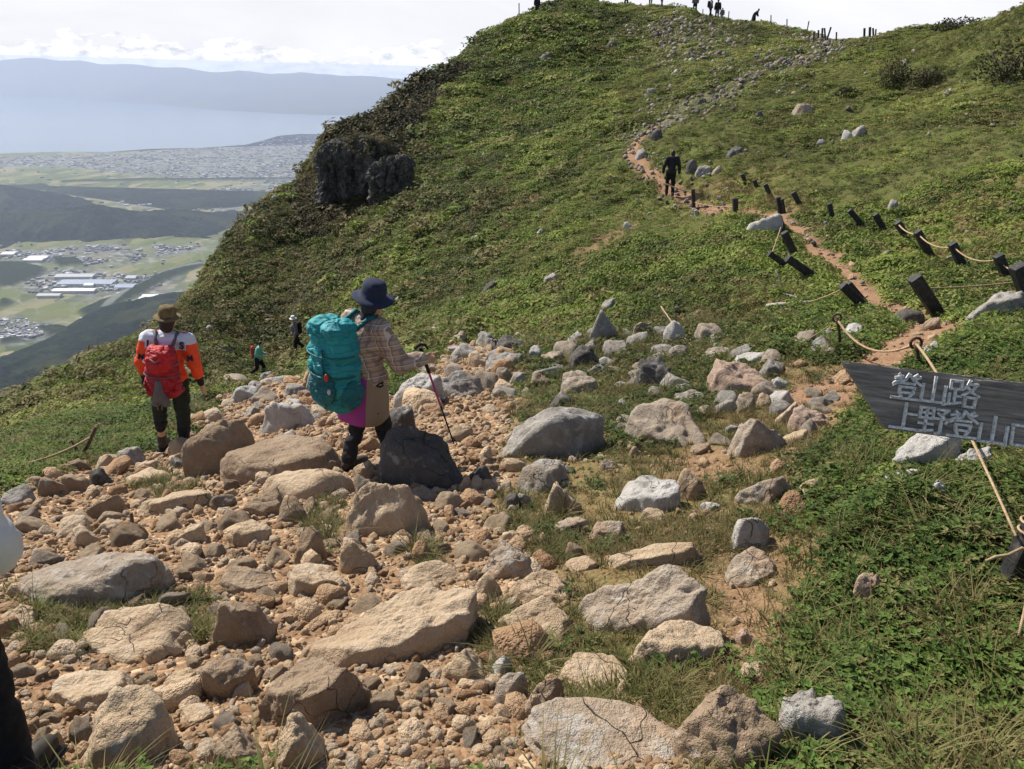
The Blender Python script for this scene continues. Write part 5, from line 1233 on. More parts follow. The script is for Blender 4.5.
# carved characters, each stroke a shallow round-ended groove lip painted white
MAT_PAINT = material('worn_white_paint', lambda n, b: n.mix(n.mapr(n.noise(n.obj(), 120, 5, .75), .42, .64), (.70, .70, .70), (.32, .31, .31)), .8, .25)
GLY = {
 '登': [[(.08,.80),(.30,.86),(.22,.72),(.06,.60)], [(.20,.95),(.30,.86)], [(.52,.98),(.42,.76),(.20,.62),(.04,.54)], [(.56,.94),(.72,.76),(.97,.60)], [(.90,.90),(.72,.80)], [(.80,.98),(.66,.86)],
        [(.28,.62),(.74,.62)], [(.26,.48),(.76,.48),(.74,.26),(.28,.26),(.26,.48)], [(.30,.22),(.36,.08)], [(.70,.22),(.62,.08)], [(.02,.03),(.98,.03)]],
 '山': [[(.50,.98),(.50,.06)], [(.12,.68),(.12,.06),(.88,.06)], [(.88,.68),(.88,.0)]],
 '路': [[(.08,.92),(.42,.92),(.42,.64),(.08,.64),(.08,.92)], [(.25,.64),(.25,.10)], [(.25,.38),(.44,.38)], [(.08,.44),(.08,.08)], [(.0,.04),(.46,.16)],
        [(.66,.98),(.60,.80),(.48,.66)], [(.62,.86),(.90,.86),(.76,.62),(.48,.44)], [(.62,.74),(.78,.56),(1.0,.46)], [(.58,.38),(.92,.38),(.90,.04),(.60,.04),(.58,.38)]],
 '上': [[(.46,.98),(.46,.05)], [(.46,.60),(.84,.60)], [(.02,.04),(.98,.04)]],
 '野': [[(.04,.94),(.46,.94),(.46,.56),(.04,.56),(.04,.94)], [(.04,.75),(.46,.75)], [(.25,.94),(.25,.06)], [(.04,.34),(.48,.34)], [(.0,.04),(.50,.12)],
        [(.58,.92),(.94,.92),(.76,.74)], [(.62,.78),(.80,.66)], [(.52,.58),(.98,.58),(.90,.44)], [(.76,.58),(.76,.06),(.62,.02)]],
 '口': [[(.12,.84),(.88,.84),(.86,.10),(.14,.10),(.12,.84)]],
}
def glyph(bm, ch, ox, oz, w, h, sw):
    for st in GLY[ch]:
        P_ = [Vector((ox + a * w, -.0035, oz + b * h)) for a, b in st]
        for a, b in zip(P_[:-1], P_[1:]):
            d = (b - a); L = d.length; d.normalize(); s = Vector((-d.z, 0, d.x)) * sw / 2
            prof = [(-1, .003), (-.75, -.0045), (-.35, -.0030), (.35, -.0030), (.75, -.0045), (1, .003)]
            ra = [a - d * sw * .35 + s * k + Vector((0, y_, 0)) for k, y_ in prof]; rb = [b + d * sw * .35 + s * k + Vector((0, y_, 0)) for k, y_ in prof]
            va = [bm.verts.new(q) for q in ra]; vb = [bm.verts.new(q) for q in rb]
            for k in range(5): bm.faces.new((va[k], vb[k], vb[k + 1], va[k + 1]))
            bm.faces.new(va); bm.faces.new(vb[::-1])
inv = Ms.inverted()
def board_xy(x, y):
    o_ = Vector((0, 0, 0)); d = cpt(x, y, 1.0); a = inv @ o_; b_ = inv @ d; t = a.y / (a.y - b_.y); p = a + (b_ - a) * t; return p.x, p.z
def char_at(ch, x0, y0, x1, y1):
    """left-top and right-bottom as surveyed on the board"""
    a = board_xy(x0, y0); b_ = board_xy(x1, y1); slope = board_xy(x1, y0 + (x1 - x0) * .13)
    w = b_[0] - a[0]; h = board_xy(x0, y1 - (x1 - x0) * .13)[1] - a[1]
    bm = bmesh.new(); glyph(bm, ch, a[0], a[1] + h, w, -h, .0082); o = from_bm('character', bm, MAT_PAINT, se); return o
for ch, b_ in (('登', (894,372,919,401)), ('山', (921,375,946,405)), ('路', (949,378,976,409)), ('上', (893,401,918,431)), ('野', (920,405,946,435)), ('登', (950,409,975,439)), ('山', (978,414,1008,446)), ('口', (1010,420,1036,450))):
    char_at(ch, *b_)
# its post stands to the right
pc = Ms @ Vector((.95, TH + .045, 0)); pz = hz(pc.x, pc.y); bm = bmesh.new(); block(bm, Vector((pc.x, pc.y, pz - .2)), Vector((pc.x, pc.y, pc.z + .12)), .085)
po = from_bm('post', bm, MAT_POST); po.parent = se; po.matrix_parent_inverse = Ms.inverted()

# ------------------------------------------------------------------ people
def uvs(bm, c, r, M=None, seg=14):
    m = Matrix.Translation(Vector(c)) @ (M or Matrix.Identity(4)) @ Matrix.Diagonal((r[0], r[1], r[2], 1)); bmesh.ops.create_uvsphere(bm, u_segments=seg, v_segments=seg // 2 + 2, radius=1, matrix=m)
def solid(name, shapes, mat, parent=None, vox=.012, smooth=3, wr=0.0, seed=1):
    """one continuous skin round tapered limbs (p0, r0, p1, r1) and ellipsoids (c, (rx, ry, rz) [, yaw])"""
    bm = bmesh.new()
    for s in shapes:
        if len(s) == 4:
            p0, r0, p1, r1 = Vector(s[0]), s[1], Vector(s[2]), s[3]
            uvs(bm, p0, (r0,) * 3); uvs(bm, p1, (r1,) * 3); V, Fc = tube_vf([p0, p0.lerp(p1, .5), p1], [r0, (r0 + r1) / 2, r1], 14); bm_add(bm, V, Fc)
        else: uvs(bm, s[0], s[1], Matrix.Rotation(s[2], 4, 'Z') if len(s) > 2 else None)
    me = bpy.data.meshes.new(name); bm.to_mesh(me); bm.free(); o = bpy.data.objects.new(name, me); scene.collection.objects.link(o)
    m = o.modifiers.new('r', 'REMESH'); m.mode = 'VOXEL'; m.voxel_size = vox
    if smooth: m = o.modifiers.new('s', 'SMOOTH'); m.iterations = smooth; m.factor = .6
    dg = bpy.context.evaluated_depsgraph_get(); me2 = bpy.data.meshes.new_from_object(o.evaluated_get(dg)); o.modifiers.clear(); o.data = me2; bpy.data.meshes.remove(me)
    me2.polygons.foreach_set('use_smooth', np.full(len(me2.polygons), True, bool)); me2.materials.clear(); me2.materials.append(mat)
    if wr > 0:   # cloth folds
        n_ = len(me2.vertices); co = np.empty(n_ * 3, np.float32); me2.vertices.foreach_get('co', co); co = co.reshape(-1, 3); nr = np.empty(n_ * 3, np.float32); me2.vertices.foreach_get('normal', nr); nr = nr.reshape(-1, 3)
        f = fbm(co * np.array([7, 7, 11]) + seed, 3, seed); co = co + nr * ((np.abs(f) - .12) * -wr)[:, None]; me2.vertices.foreach_set('co', co.astype(np.float32).ravel()); me2.update()
    o.name = name
    if parent: o.parent = parent
    return o
SKIN = flat_mat('skin', (.50, .30, .20), .6, .35, .12, 25); HAIR = flat_mat('hair_black', (.02, .016, .014), .6, .4, .3, 60)
BLACK = flat_mat('black_cloth', (.018, .018, .021), .85, .25, .35, 30, .002); BOOT = flat_mat('boot_leather', (.045, .035, .03), .7, .3, .4, 30); SOLE = flat_mat('boot_sole', (.02, .02, .02), .8)
def joints(h=1.7, **kw):
    k = h / 1.7
    J = dict(pelvis=(0,0,.93), chest=(0,0,1.25), neck=(0,0,1.44), head=(0,.02,1.585), sL=(-.185,0,1.40), sR=(.185,0,1.40), eL=(-.25,-.02,1.12), eR=(.25,-.02,1.12), wL=(-.27,.07,.88), wR=(.27,.07,.88),
             hL=(-.09,0,.90), hR=(.09,0,.90), kL=(-.10,.03,.49), kR=(.10,.03,.49), aL=(-.10,0,.09), aR=(.10,0,.09), face=(0,1,0))
    J.update(kw); return {a: Vector(b) * (k if a != 'face' else 1) for a, b in J.items()}
def body(e, J, h, vox=.012, hands=True, face=True, skin=SKIN):
    k = h / 1.7; f = J['face'].normalized(); side = f.cross(Vector((0, 0, 1))).normalized()
    S = [(J['pelvis'], .125 * k, J['chest'], .125 * k), (J['chest'], .13 * k, J['neck'] - Vector((0, 0, .07 * k)), .08 * k), (J['neck'] - Vector((0, 0, .06 * k)), .058 * k, J['head'], .052 * k),
         (J['head'] + Vector((0, 0, .015 * k)), (.076 * k, .095 * k, .112 * k), math.atan2(-f.x, f.y)), (J['head'] + f * .025 * k - Vector((0, 0, .055 * k)), (.055 * k, .065 * k, .06 * k), math.atan2(-f.x, f.y)), (J['sL'], .055 * k, J['sR'], .055 * k)]
    for s in 'LR':
        S += [(J['s' + s], .052 * k, J['e' + s], .040 * k), (J['e' + s], .040 * k, J['w' + s], .026 * k), (J['h' + s], .088 * k, J['k' + s], .056 * k), (J['k' + s], .056 * k, J['a' + s], .036 * k), (J['a' + s] - Vector((0, 0, .03)), .035 * k, J['a' + s] + f * .15 * k - Vector((0, 0, .055)), .028 * k)]
        if hands:
            w_ = J['w' + s]; d = (w_ - J['e' + s]).normalized(); 
            if ('g' + s) in J: d = (J['g' + s] - w_).normalized()
            q = d.cross(f).normalized() if abs(d.dot(f)) < .95 else d.cross(Vector((0, 0, 1))).normalized(); inn = d.cross(q).normalized()
            pc = w_ + d * .075 * k; S += [(w_, .025 * k, w_ + d * .04 * k, .028 * k), (w_ + d * .035 * k - inn * .02, .018 * k, pc - inn * .022, .015 * k), (w_ + d * .035 * k + inn * .02, .018 * k, pc + inn * .02, .015 * k)]
            curl = q * (-.6 if s == 'L' else .6) * .5
            if ('g' + s) in J: curl = q * (.9 if s == 'R' else -.9)
            for i, (off, L) in enumerate(((-.030, .062), (-.010, .072), (.010, .068), (.029, .054))):
                b0 = pc + inn * off * k; b1 = b0 + (d + curl * .4).normalized() * L * .45 * k; b2 = b1 + (d * .7 + curl * 1.1).normalized() * L * .40 * k
                S += [(b0, .0095 * k, b1, .0088 * k), (b1, .0088 * k, b2, .0075 * k)]
            t0 = w_ + d * .03 * k - inn * .028 * k; t1 = t0 + (d * .6 - inn * .8 + curl * .4).normalized() * .04 * k; S += [(t0, .013 * k, t1, .010 * k), (t1, .010 * k, t1 + (d + curl * .5).normalized() * .028 * k, .0085 * k)]
    if face:
        hd = J['head']; S += [(hd + f * .098 * k + Vector((0, 0, .0)), .012 * k, hd + f * .108 * k - Vector((0, 0, .028 * k)), .014 * k)]
        for q in (-1, 1): S += [(hd + side * q * .078 * k - Vector((0, 0, .005)), (.014 * k, .026 * k, .034 * k), math.atan2(-f.x, f.y))]
        S += [(hd + f * .085 * k - side * .02 - Vector((0, 0, .06 * k)), .009 * k, hd + f * .085 * k + side * .02 - Vector((0, 0, .06 * k)), .009 * k)]
    o = solid('body', S, skin, e, vox, 2)
    if face:
        for q in (-1, 1):
            bm = bmesh.new(); uvs(bm, J['head'] + f * .084 * k + side * q * .031 * k + Vector((0, 0, .012 * k)), (.013, .013, .009)); from_bm('eye', bm, EYE, o, True)
    return o
EYE = flat_mat('eye', (.05, .04, .035), .2, .5, .1)
def hair(e, J, h, mat=HAIR):
    k = h / 1.7; f = J['face'].normalized(); hd = J['head']; bm = bmesh.new()
    solid('hair', [(hd - f * .018 * k + Vector((0, 0, .03 * k)), (.088 * k, .098 * k, .108 * k), math.atan2(-f.x, f.y)), (hd - f * .045 * k - Vector((0, 0, .04 * k)), (.074 * k, .06 * k, .07 * k), math.atan2(-f.x, f.y))], mat, e, .012, 1)
def trousers(e, J, h, mat, vox=.014, to=.92, extra=.022, hs=1.0):
    S = [(J['hL'].lerp(J['hR'], .5) + Vector((0, 0, .06)), (.165 * hs, .125 * hs, .11))]
    for s in 'LR':
        S += [(J['h' + s], (.088 + extra) * (.5 + .5 * hs), J['k' + s], .060 + extra), (J['k' + s], .060 + extra, J['k' + s].lerp(J['a' + s], to), .045 + extra)]
    return solid('trousers', S, mat, e, vox, 3, .05, 3)
def top(e, J, h, mat, vox=.014, to=.93, extra=.02, hem=-.05, name='jacket', wr=.05):
    S = [(J['pelvis'] + Vector((0, 0, hem + .12)), (.165 + extra, .125 + extra, .14), 0), (J['pelvis'] + Vector((0, 0, .1)), .12 + extra, J['chest'], .13 + extra), (J['chest'], .135 + extra, J['neck'] - Vector((0, 0, .11)), .085 + extra), (J['sL'], .06 + extra, J['sR'], .06 + extra), (J['neck'] - Vector((0, 0, .05)), .062 + extra * .5, J['neck'] - Vector((0, 0, .01)), .058 + extra * .5)]
    for s in 'LR': S += [(J['s' + s], .056 + extra, J['e' + s], .048 + extra), (J['e' + s], .046 + extra, J['e' + s].lerp(J['w' + s], to), .032 + extra)]
    return solid(name, S, mat, e, vox, 3, wr, 5)
def boots(e, J, mat=BOOT, sc=1.0):
    f = J['face'].normalized()
    for s in 'LR':
        a = J['a' + s]; ff = Vector((f.x, f.y, 0)).normalized() if ('f' + s) not in J else J['f' + s]
        o = solid('boot', [(a + Vector((0, 0, .05)), .055 * sc, a - Vector((0, 0, .03)), .052 * sc), (a - ff * .03 - Vector((0, 0, .045)), .042 * sc, a + ff * .12 - Vector((0, 0, .05)), .042 * sc), (a + ff * .12 - Vector((0, 0, .05)), .042 * sc, a + ff * .17 - Vector((0, 0, .055)), .034 * sc)], mat, e, .011, 2)
        bm = bmesh.new(); yaw = math.atan2(-ff.x, ff.y); c = a + ff * .055 - Vector((0, 0, .092)); bmesh.ops.create_cube(bm, size=1, matrix=Matrix.Translation(c) @ Matrix.Rotation(yaw, 4, 'Z') @ Matrix.Diagonal((.10 * sc, .30 * sc, .028, 1))); bmesh.ops.bevel(bm, geom=[q for q in bm.edges], offset=.011, segments=2, affect='EDGES'); from_bm('sole', bm, SOLE, o, True)
def hat(e, c, r, hgt, brim, mat, tilt=(0, 0), name='hat', droop=.25, dipf=0):
    bm = bmesh.new(); N_ = 36; prof = [(0, hgt), (r * .45, hgt * .99), (r * .82, hgt * .90), (r * .97, hgt * .66), (r * 1.02, hgt * .3), (r * 1.05, 0), (r * 1.05 + brim * .5, -brim * droop * .4), (r * 1.05 + brim, -brim * droop), (r * 1.05 + brim, -brim * droop - .006), (r * 1.05 + brim * .5, -brim * droop * .4 - .008), (r * 1.0, -.008), (r * .98, .0), (r * .9, hgt * .6), (0, hgt * .9)]
    vs = []
    for i, (a, z) in enumerate(prof):
        row = []
        for k in range(N_):
            an = 2 * math.pi * k / N_; w = 1 + .03 * math.sin(3 * an + 1) + (.02 * math.sin(7 * an) if 0 < i < 5 else 0); zz = z + (brim * .18 * math.sin(2 * an + .7) if i in (7, 8) else 0)
            row.append(bm.verts.new((math.cos(an) * a * w * .93, math.sin(an) * a * w * 1.08, zz)))
        vs.append(row)
    for i in range(len(prof) - 1):
        for k in range(N_): bm.faces.new((vs[i][k], vs[i][(k + 1) % N_], vs[i + 1][(k + 1) % N_], vs[i + 1][k]))
    bmesh.ops.remove_doubles(bm, verts=bm.verts[:], dist=1e-5); bmesh.ops.recalc_face_normals(bm, faces=bm.faces[:])
    o = from_bm(name, bm, mat, e, True); o.location = c; o.rotation_euler = (tilt[0], tilt[1], 0); return o

# --- woman with the turquoise backpack
g = gp(362, 471); g = Vector((on_ray(362, 471, 5.65).x, 5.65, 0)); g.z = hz(g.x, g.y) - .02
e = empty('person', g); e.rotation_euler = (0, .05, 0); tag(e, 'hiker in navy sun hat and plaid shirt with big turquoise backpack, holding a trekking pole', 'person')
J = joints(1.7, pelvis=(.01,.02,.90), chest=(.0,.0,1.18), neck=(.045,.02,1.385), head=(.075,.035,1.52), sL=(-.11,.13,1.33), sR=(.15,-.06,1.33), eL=(.0,.33,1.10), wL=(.16,.40,1.04), eR=(.315,-.02,1.03), wR=(.475,.10,1.045), gR=(.55,.16,1.03),
           hL=(-.07,.05,.86), hR=(.09,-.02,.86), kL=(-.05,.10,.47), kR=(.14,.14,.45), aL=(-.12,.02,.10), aR=(.22,.20,.10), face=(.62,.78,-.05))
J = {k_: (v * (.945) if k_ != 'face' else v) for k_, v in J.items()}
hh_ = 1.6
def m_plaid(n, b):
    p = n.obj(); s_ = n.new('ShaderNodeSeparateXYZ'); m = n.new('ShaderNodeMapping'); m.inputs['Rotation'].default_value = (.1, .12, .55); n.l.new(p, m.inputs[0]); n.l.new(m.outputs[0], s_.inputs[0])
    def line(ax, per, wdt): return n.math('LESS_THAN', n.math('FRACT', n.math('MULTIPLY', s_.outputs[ax], 1 / per)), wdt)
    c = n.mix(n.math('MULTIPLY', line(2, .042, .38), .55), (.40, .30, .235), (.17, .125, .115)); c = n.mix(n.math('MULTIPLY', line(0, .042, .38), .55), c, (.15, .11, .105))
    c = n.mix(n.math('MULTIPLY', line(2, .084, .07), .8), c, (.60, .55, .48)); return n.mix(n.math('MULTIPLY', line(0, .084, .07), .8), c, (.60, .55, .48))
body(e, J, hh_, .010); hair(e, J, hh_)
trousers(e, J, hh_, BLACK, .011, .97, .014, .72)
top(e, J, hh_, material('plaid_shirt', m_plaid, .9, .15), .012, .95, .03, -.14, 'shirt', .05)
boots(e, J)
def m_skirt(n, b):
    s_ = n.new('ShaderNodeSeparateXYZ'); n.l.new(n.obj(), s_.inputs[0]); return n.mix(n.math('GREATER_THAN', n.math('ADD', s_.outputs[0], n.math('MULTIPLY', s_.outputs[1], .0)), .06), (.30, .045, .22), (.29, .205, .13))
bm = bmesh.new(); rows = []
for i, (z, rx, ry) in enumerate([(.88,.150,.135),(.80,.180,.160),(.66,.200,.180),(.58,.203,.184),(.50,.205,.186),(.492,.194,.174),(.50,.188,.168),(.66,.178,.158),(.84,.13,.115)]):
    rows.append([bm.verts.new((.0 + math.cos(a) * rx * (1 + .025 * math.sin(5 * a) * (1 + (.9 - z) * 2)), .02 + math.sin(a) * (ry + .018) * (1 + .03 * math.sin(4 * a + 1)), z + .012 * math.sin(2 * a))) for a in np.linspace(0, 2 * math.pi, 49)[:-1]])
for i in range(len(rows) - 1):
    for k in range(48): bm.faces.new((rows[i][k], rows[i + 1][k], rows[i + 1][(k + 1) % 48], rows[i][(k + 1) % 48]))
sk = from_bm('skirt', bm, material('skirt_cloth', m_skirt, .8, .2), e, True)
bm = bmesh.new(); V, Fc = tube_vf([(.085, -.14, .575), (.15, -.115, .59)], .006, 6); bm_add(bm, V, Fc); from_bm('pocket', bm, BLACK, sk)
hat(e, J['head'] + Vector((0, 0, .055)), .100, .125, .070, flat_mat('navy_hat', (.022, .028, .055), .85, .2, .25, 40, .002), (.05, .16))
solid('scarf', [(J['neck'] - Vector((.0, 0, .03)), (.085, .085, .055)), (J['neck'] + Vector((0, 0, .02)), (.072, .075, .05))], flat_mat('navy_scarf', (.03, .032, .05), .9, .1, .3, 40), e, .01, 2, .06, 8)
def cloth(name, c, c2):
    def fn(n, b):
        p = n.obj(); m = n.new('ShaderNodeMapping'); m.inputs['Scale'].default_value = (1, 1, 2.6); m.inputs['Rotation'].default_value = (.4, .5, 0); n.l.new(p, m.inputs[0])
        f = n.noise(m.outputs[0], 8, 5, .65, 1.2); g = n.noise(p, 5, 3); wv = n.voro(m.outputs[0], 7, 'DISTANCE_TO_EDGE', 'Distance')
        col = n.ramp(g, [(.35, c2), (.6, c)]); col = n.mix(n.mapr(n.noise(p, 160, 2), .4, .7, 0, .25), col, tuple(x * .5 for x in c))
        n.l.new(n.bump(n.math('ADD', f, n.math('MULTIPLY', n.mapr(wv, 0, .12), .5)), .8, .018), b.inputs['Normal']); return col
    return material(name, fn, .62, .35)
TURQ = cloth('turquoise_pack', (.016, .29, .32), (.010, .19, .22)); TEAL = cloth('teal_pack', (.008, .14, .16), (.006, .10, .12))  # darker teal paints the sack's shaded part on its pockets; straps share it
def pack(e, c, w, d, hgt, yaw, mat, mat2, lid=True, strapm=None, J=None, tilt=0.0, vox=.012):
    """rucksack: bulging sack, lid, side pockets, compression straps, shoulder straps"""
    Rz = Matrix.Rotation(yaw, 4, 'Z') @ Matrix.Rotation(tilt, 4, 'X'); T_ = lambda x, y, z: Vector(c) + Rz @ Vector((x, y, z))
    S = []
    for z, k in ((-.38, .86), (-.2, 1.0), (0, 1.03), (.2, .98), (.33, .9)):
        for s in (-1, 1): S.append((T_(s * w * .24 * k, 0, z * hgt), (w * .27 * k, d * .5 * k, hgt * .16), yaw))
        S.append((T_(0, -d * .04, z * hgt), (w * .3 * k, d * .53 * k, hgt * .16), yaw))
    sack = solid('backpack', S, mat, e, vox, 4, .04, 11)
    if lid: solid('lid', [(T_(-w * .18, -d * .02, hgt * .42), (w * .26, d * .52, hgt * .12), yaw), (T_(w * .18, -d * .02, hgt * .42), (w * .26, d * .52, hgt * .12), yaw)], mat, sack, vox, 3, .08, 13)
    solid('pocket', [(T_(0, -d * .45, -hgt * .2), (w * .36, d * .18, hgt * .22), yaw)], mat2, sack, vox, 3, .05, 17)
    for s in (-1, 1): solid('side_pocket', [(T_(s * w * .46, 0, -hgt * .28), (w * .10, d * .38, hgt * .17), yaw)], mat2, sack, vox, 3, .05, 19)
    sm = strapm or BLACK
    for z in (-.05, .18):
        bm = bmesh.new()
        pts_ = [T_(math.cos(a) * w * .545, math.sin(a) * d * .60, z * hgt) for a in np.linspace(math.pi * 1.0, math.pi * 2.0, 14)]; V, Fc = tube_vf(pts_, .007, 6); bm_add(bm, V, Fc); from_bm('strap', bm, sm, sack, True)
    if J:
        for s, k in (('L', -1), ('R', 1)):
            sh = J['s' + s].lerp(J['neck'], .42); fdir = J['face']
            bm = bmesh.new(); V, Fc = tube_vf([T_(k * w * .22, d * .4, hgt * .36), sh + Vector((0, 0, .075)) - fdir * .03, sh + fdir * .10 + Vector((0, 0, .0)), J['chest'].lerp(J['s' + s], .5) + fdir * .155 - Vector((0, 0, .05))], [.018, .022, .022, .016], 8); bm_add(bm, V, Fc); from_bm('shoulder_strap', bm, sm, sack, True)
    return sack, T_
sack, T_ = pack(e, (-.175, -.165, .99), .40, .30, .70, -.62, TURQ, TEAL, True, TEAL, J, .06, .011)
for q, (z0, z1) in enumerate(((.18, -.30),)):
    bm = bmesh.new(); V, Fc = tube_vf([T_(.05 + q * -.22, -.16, z0), T_(.06 + q * -.22, -.17, (z0 + z1) / 2), T_(.05 + q * -.22, -.155, z1)], .008, 6); bm_add(bm, V, Fc); from_bm('strap', bm, TEAL, sack, True)
bm = bmesh.new(); uvs(bm, T_(.10, -.175, -.02), (.018, .018, .03)); from_bm('whistle', bm, flat_mat('red_plastic', (.45, .03, .02), .4, .4, .1), sack, True)
bm = bmesh.new(); uvs(bm, T_(.12, -.175, -.13), (.014, .014, .022)); from_bm('charm', bm, flat_mat('grey_charm', (.45, .45, .45), .4, .4, .1), sack, True)
# trekking pole (held: a thing of its own)
hand = g + J['wR'] + (J['gR'] - J['wR']).normalized() * .07; tip = gp(454, 447); tip = on_ray(454, 444, g.y + .25); tip.z = min(tip.z, hz(tip.x, tip.y) + .12)
d = (tip - hand); pe = empty('trekking_pole', hand); tag(pe, 'magenta and black trekking pole planted beside the dark smooth boulder', 'trekking pole')
upv = -d.normalized()
tube('grip', [upv * .07, -upv * .02, -upv * .16], [.016, .015, .014], BLACK, 10, pe)
tube('handle', [upv * .07 + Vector((-.045, 0, -.012)), upv * .085 + Vector((-.02, 0, .0)), upv * .095 + Vector((.01, 0, .01)), upv * .09 + Vector((.045, 0, .008)), upv * .07 + Vector((.06, 0, -.006))], [.009, .013, .014, .012, .008], BLACK, 8, pe)
tube('upper_shaft', [-upv * .14, d * .55], [.009, .0085], flat_mat('magenta_paint', (.42, .03, .16), .35, .5, .1, 10), 10, pe)
tube('lower_shaft', [d * .53, d], [.0075, .006], BLACK, 10, pe)
bm = bmesh.new(); bmesh.ops.create_cone(bm, segments=14, radius1=.028, radius2=.02, depth=.012, matrix=Matrix.Translation(d * .95)); from_bm('basket', bm, BLACK, pe)

# --- man in orange
g = Vector((on_ray(175, 461, 7.75).x, 7.75, 0)); g.z = hz(g.x, g.y) - .01
e = empty('person', g, .10); e.rotation_euler = (0, .085, .10); e.scale = (.96, .96, .96); tag(e, 'hiker in orange and white jersey with red backpack and olive hat, walking away downhill', 'person')
J = joints(1.75, sL=(-.20,0,1.40), sR=(.20,0,1.40), eL=(-.27,-.03,1.13), eR=(.275,-.03,1.13), wL=(-.275,.06,.88), wR=(.325,.02,.885), kL=(-.145,.06,.50), aL=(-.155,.10,.13), kR=(.12,.0,.48), aR=(.145,-.06,.06), hL=(-.10,0,.90), hR=(.10,0,.90))
def m_jersey(n, b):
    s_ = n.new('ShaderNodeSeparateXYZ'); n.l.new(n.obj(), s_.inputs[0]); nz = n.noise(n.obj(), 9, 3)
    zz = n.math('ADD', s_.outputs[2], n.math('MULTIPLY', nz, .03))
    c = n.mix(n.math('MAXIMUM', n.math('GREATER_THAN', zz, 1.435), n.math('MULTIPLY', n.math('GREATER_THAN', zz, 1.36), n.math('LESS_THAN', n.math('ABSOLUTE', s_.outputs[0]), .215))), (.80, .085, .025), (.56, .58, .68)); return n.mix(n.math('GREATER_THAN', zz, 1.545), c, (.55, .04, .08))
body(e, J, 1.75, .011); hair(e, J, 1.75)
trousers(e, J, 1.75, flat_mat('dark_green_trousers', (.022, .028, .022), .85, .2, .35, 20, .003), .013, .42, .02)
jer = top(e, J, 1.75, material('orange_jersey', m_jersey, .75, .25), .013, .42, .03, -.06, 'jersey', .05)
for s in 'LR':
    solid('cuff', [(J['e' + s].lerp(J['w' + s], .3), .052, J['e' + s].lerp(J['w' + s], .92), .036)], BLACK, e, .011, 2)
    solid('gaiter', [(J['k' + s].lerp(J['a' + s], .30), .078, J['k' + s].lerp(J['a' + s], .5), .066)], BLACK, e, .011, 2, .04, 3)
boots(e, J)
hat(e, J['head'] + Vector((0, 0, .065)), .097, .12, .05, flat_mat('olive_hat', (.15, .11, .055), .9, .15, .45, 22, .002), (.02, .0), droop=.10)
REDP = cloth('red_pack', (.40, .014, .024), (.26, .010, .02)); GREYP = flat_mat('grey_pack', (.11, .10, .11), .7, .3, .2, 20, .003)
sack, T_ = pack(e, (.0, -.235, 1.16), .34, .24, .60, 0.0, REDP, REDP, False, GREYP, J, .02, .012)
solid('lid', [(T_(0, -.05, .14), (.145, .15, .155))], cloth('bright_red_pack', (.56, .02, .028), (.42, .015, .02)), sack, .012, 3, .08, 7)
for sx in (-1, 1): solid('hip_wing', [(T_(sx * .12, -.03, -.24), .06, T_(sx * .16, .12, -.26), .035)], REDP, sack, .012, 3)
solid('back_panel', [(T_(0, -.15, -.08), .035, T_(0, -.145, -.20), .05), (T_(0, -.145, -.20), .05, T_(-.05, -.10, -.34), .05), (T_(0, -.145, -.20), .05, T_(.05, -.10, -.34), .05)], GREYP, sack, .012, 2)
for s, x in (('L', -.04), ('R', .04)):
    bm = bmesh.new(); V, Fc = tube_vf([T_(x * .6, -.13, -.05), T_(x, -.165, -.2), T_(x * .5, -.15, -.40)], .009, 6); bm_add(bm, V, Fc); from_bm('strap', bm, GREYP, sack, True)
bm = bmesh.new(); V, Fc = tube_vf([T_(-.055, -.19, .20), T_(0, -.215, .17), T_(.05, -.19, .20)], .007, 6); bm_add(bm, V, Fc); from_bm('strap', bm, GREYP, sack, True)
def letters(txt, loc, size, rot, parent, mat, nm='lettering'):
    cu = bpy.data.curves.new(nm, 'FONT'); cu.body = txt; cu.size = size; cu.extrude = .002; cu.offset = size * .045; cu.align_x = 'CENTER'; cu.align_y = 'CENTER'; t_ = bpy.data.objects.new(nm, cu); scene.collection.objects.link(t_)
    dg = bpy.context.evaluated_depsgraph_get(); me = bpy.data.meshes.new_from_object(t_.evaluated_get(dg)); bpy.data.objects.remove(t_); me.materials.clear(); me.materials.append(mat); o = bpy.data.objects.new(nm, me); link(o, parent); o.location = loc; o.rotation_euler = rot; return o
NAVY = flat_mat('navy_print', (.02, .025, .06), .7, .2, .1)
letters('L', (-.165, -.108, 1.405), .10, (1.35, 0, 0), jer, NAVY); letters('S', (.175, -.106, 1.41), .10, (1.35, 0, 0), jer, NAVY)
letters('M', (-.255, -.112, 1.25), .085, (1.45, .15, 0), jer, NAVY); letters('M', (.258, -.112, 1.27), .085, (1.45, -.15, 0), jer, NAVY)
solid('pouch', [((-.27, .05, .93), (.05, .07, .12))], BLACK, e, .012, 2, .05, 4)

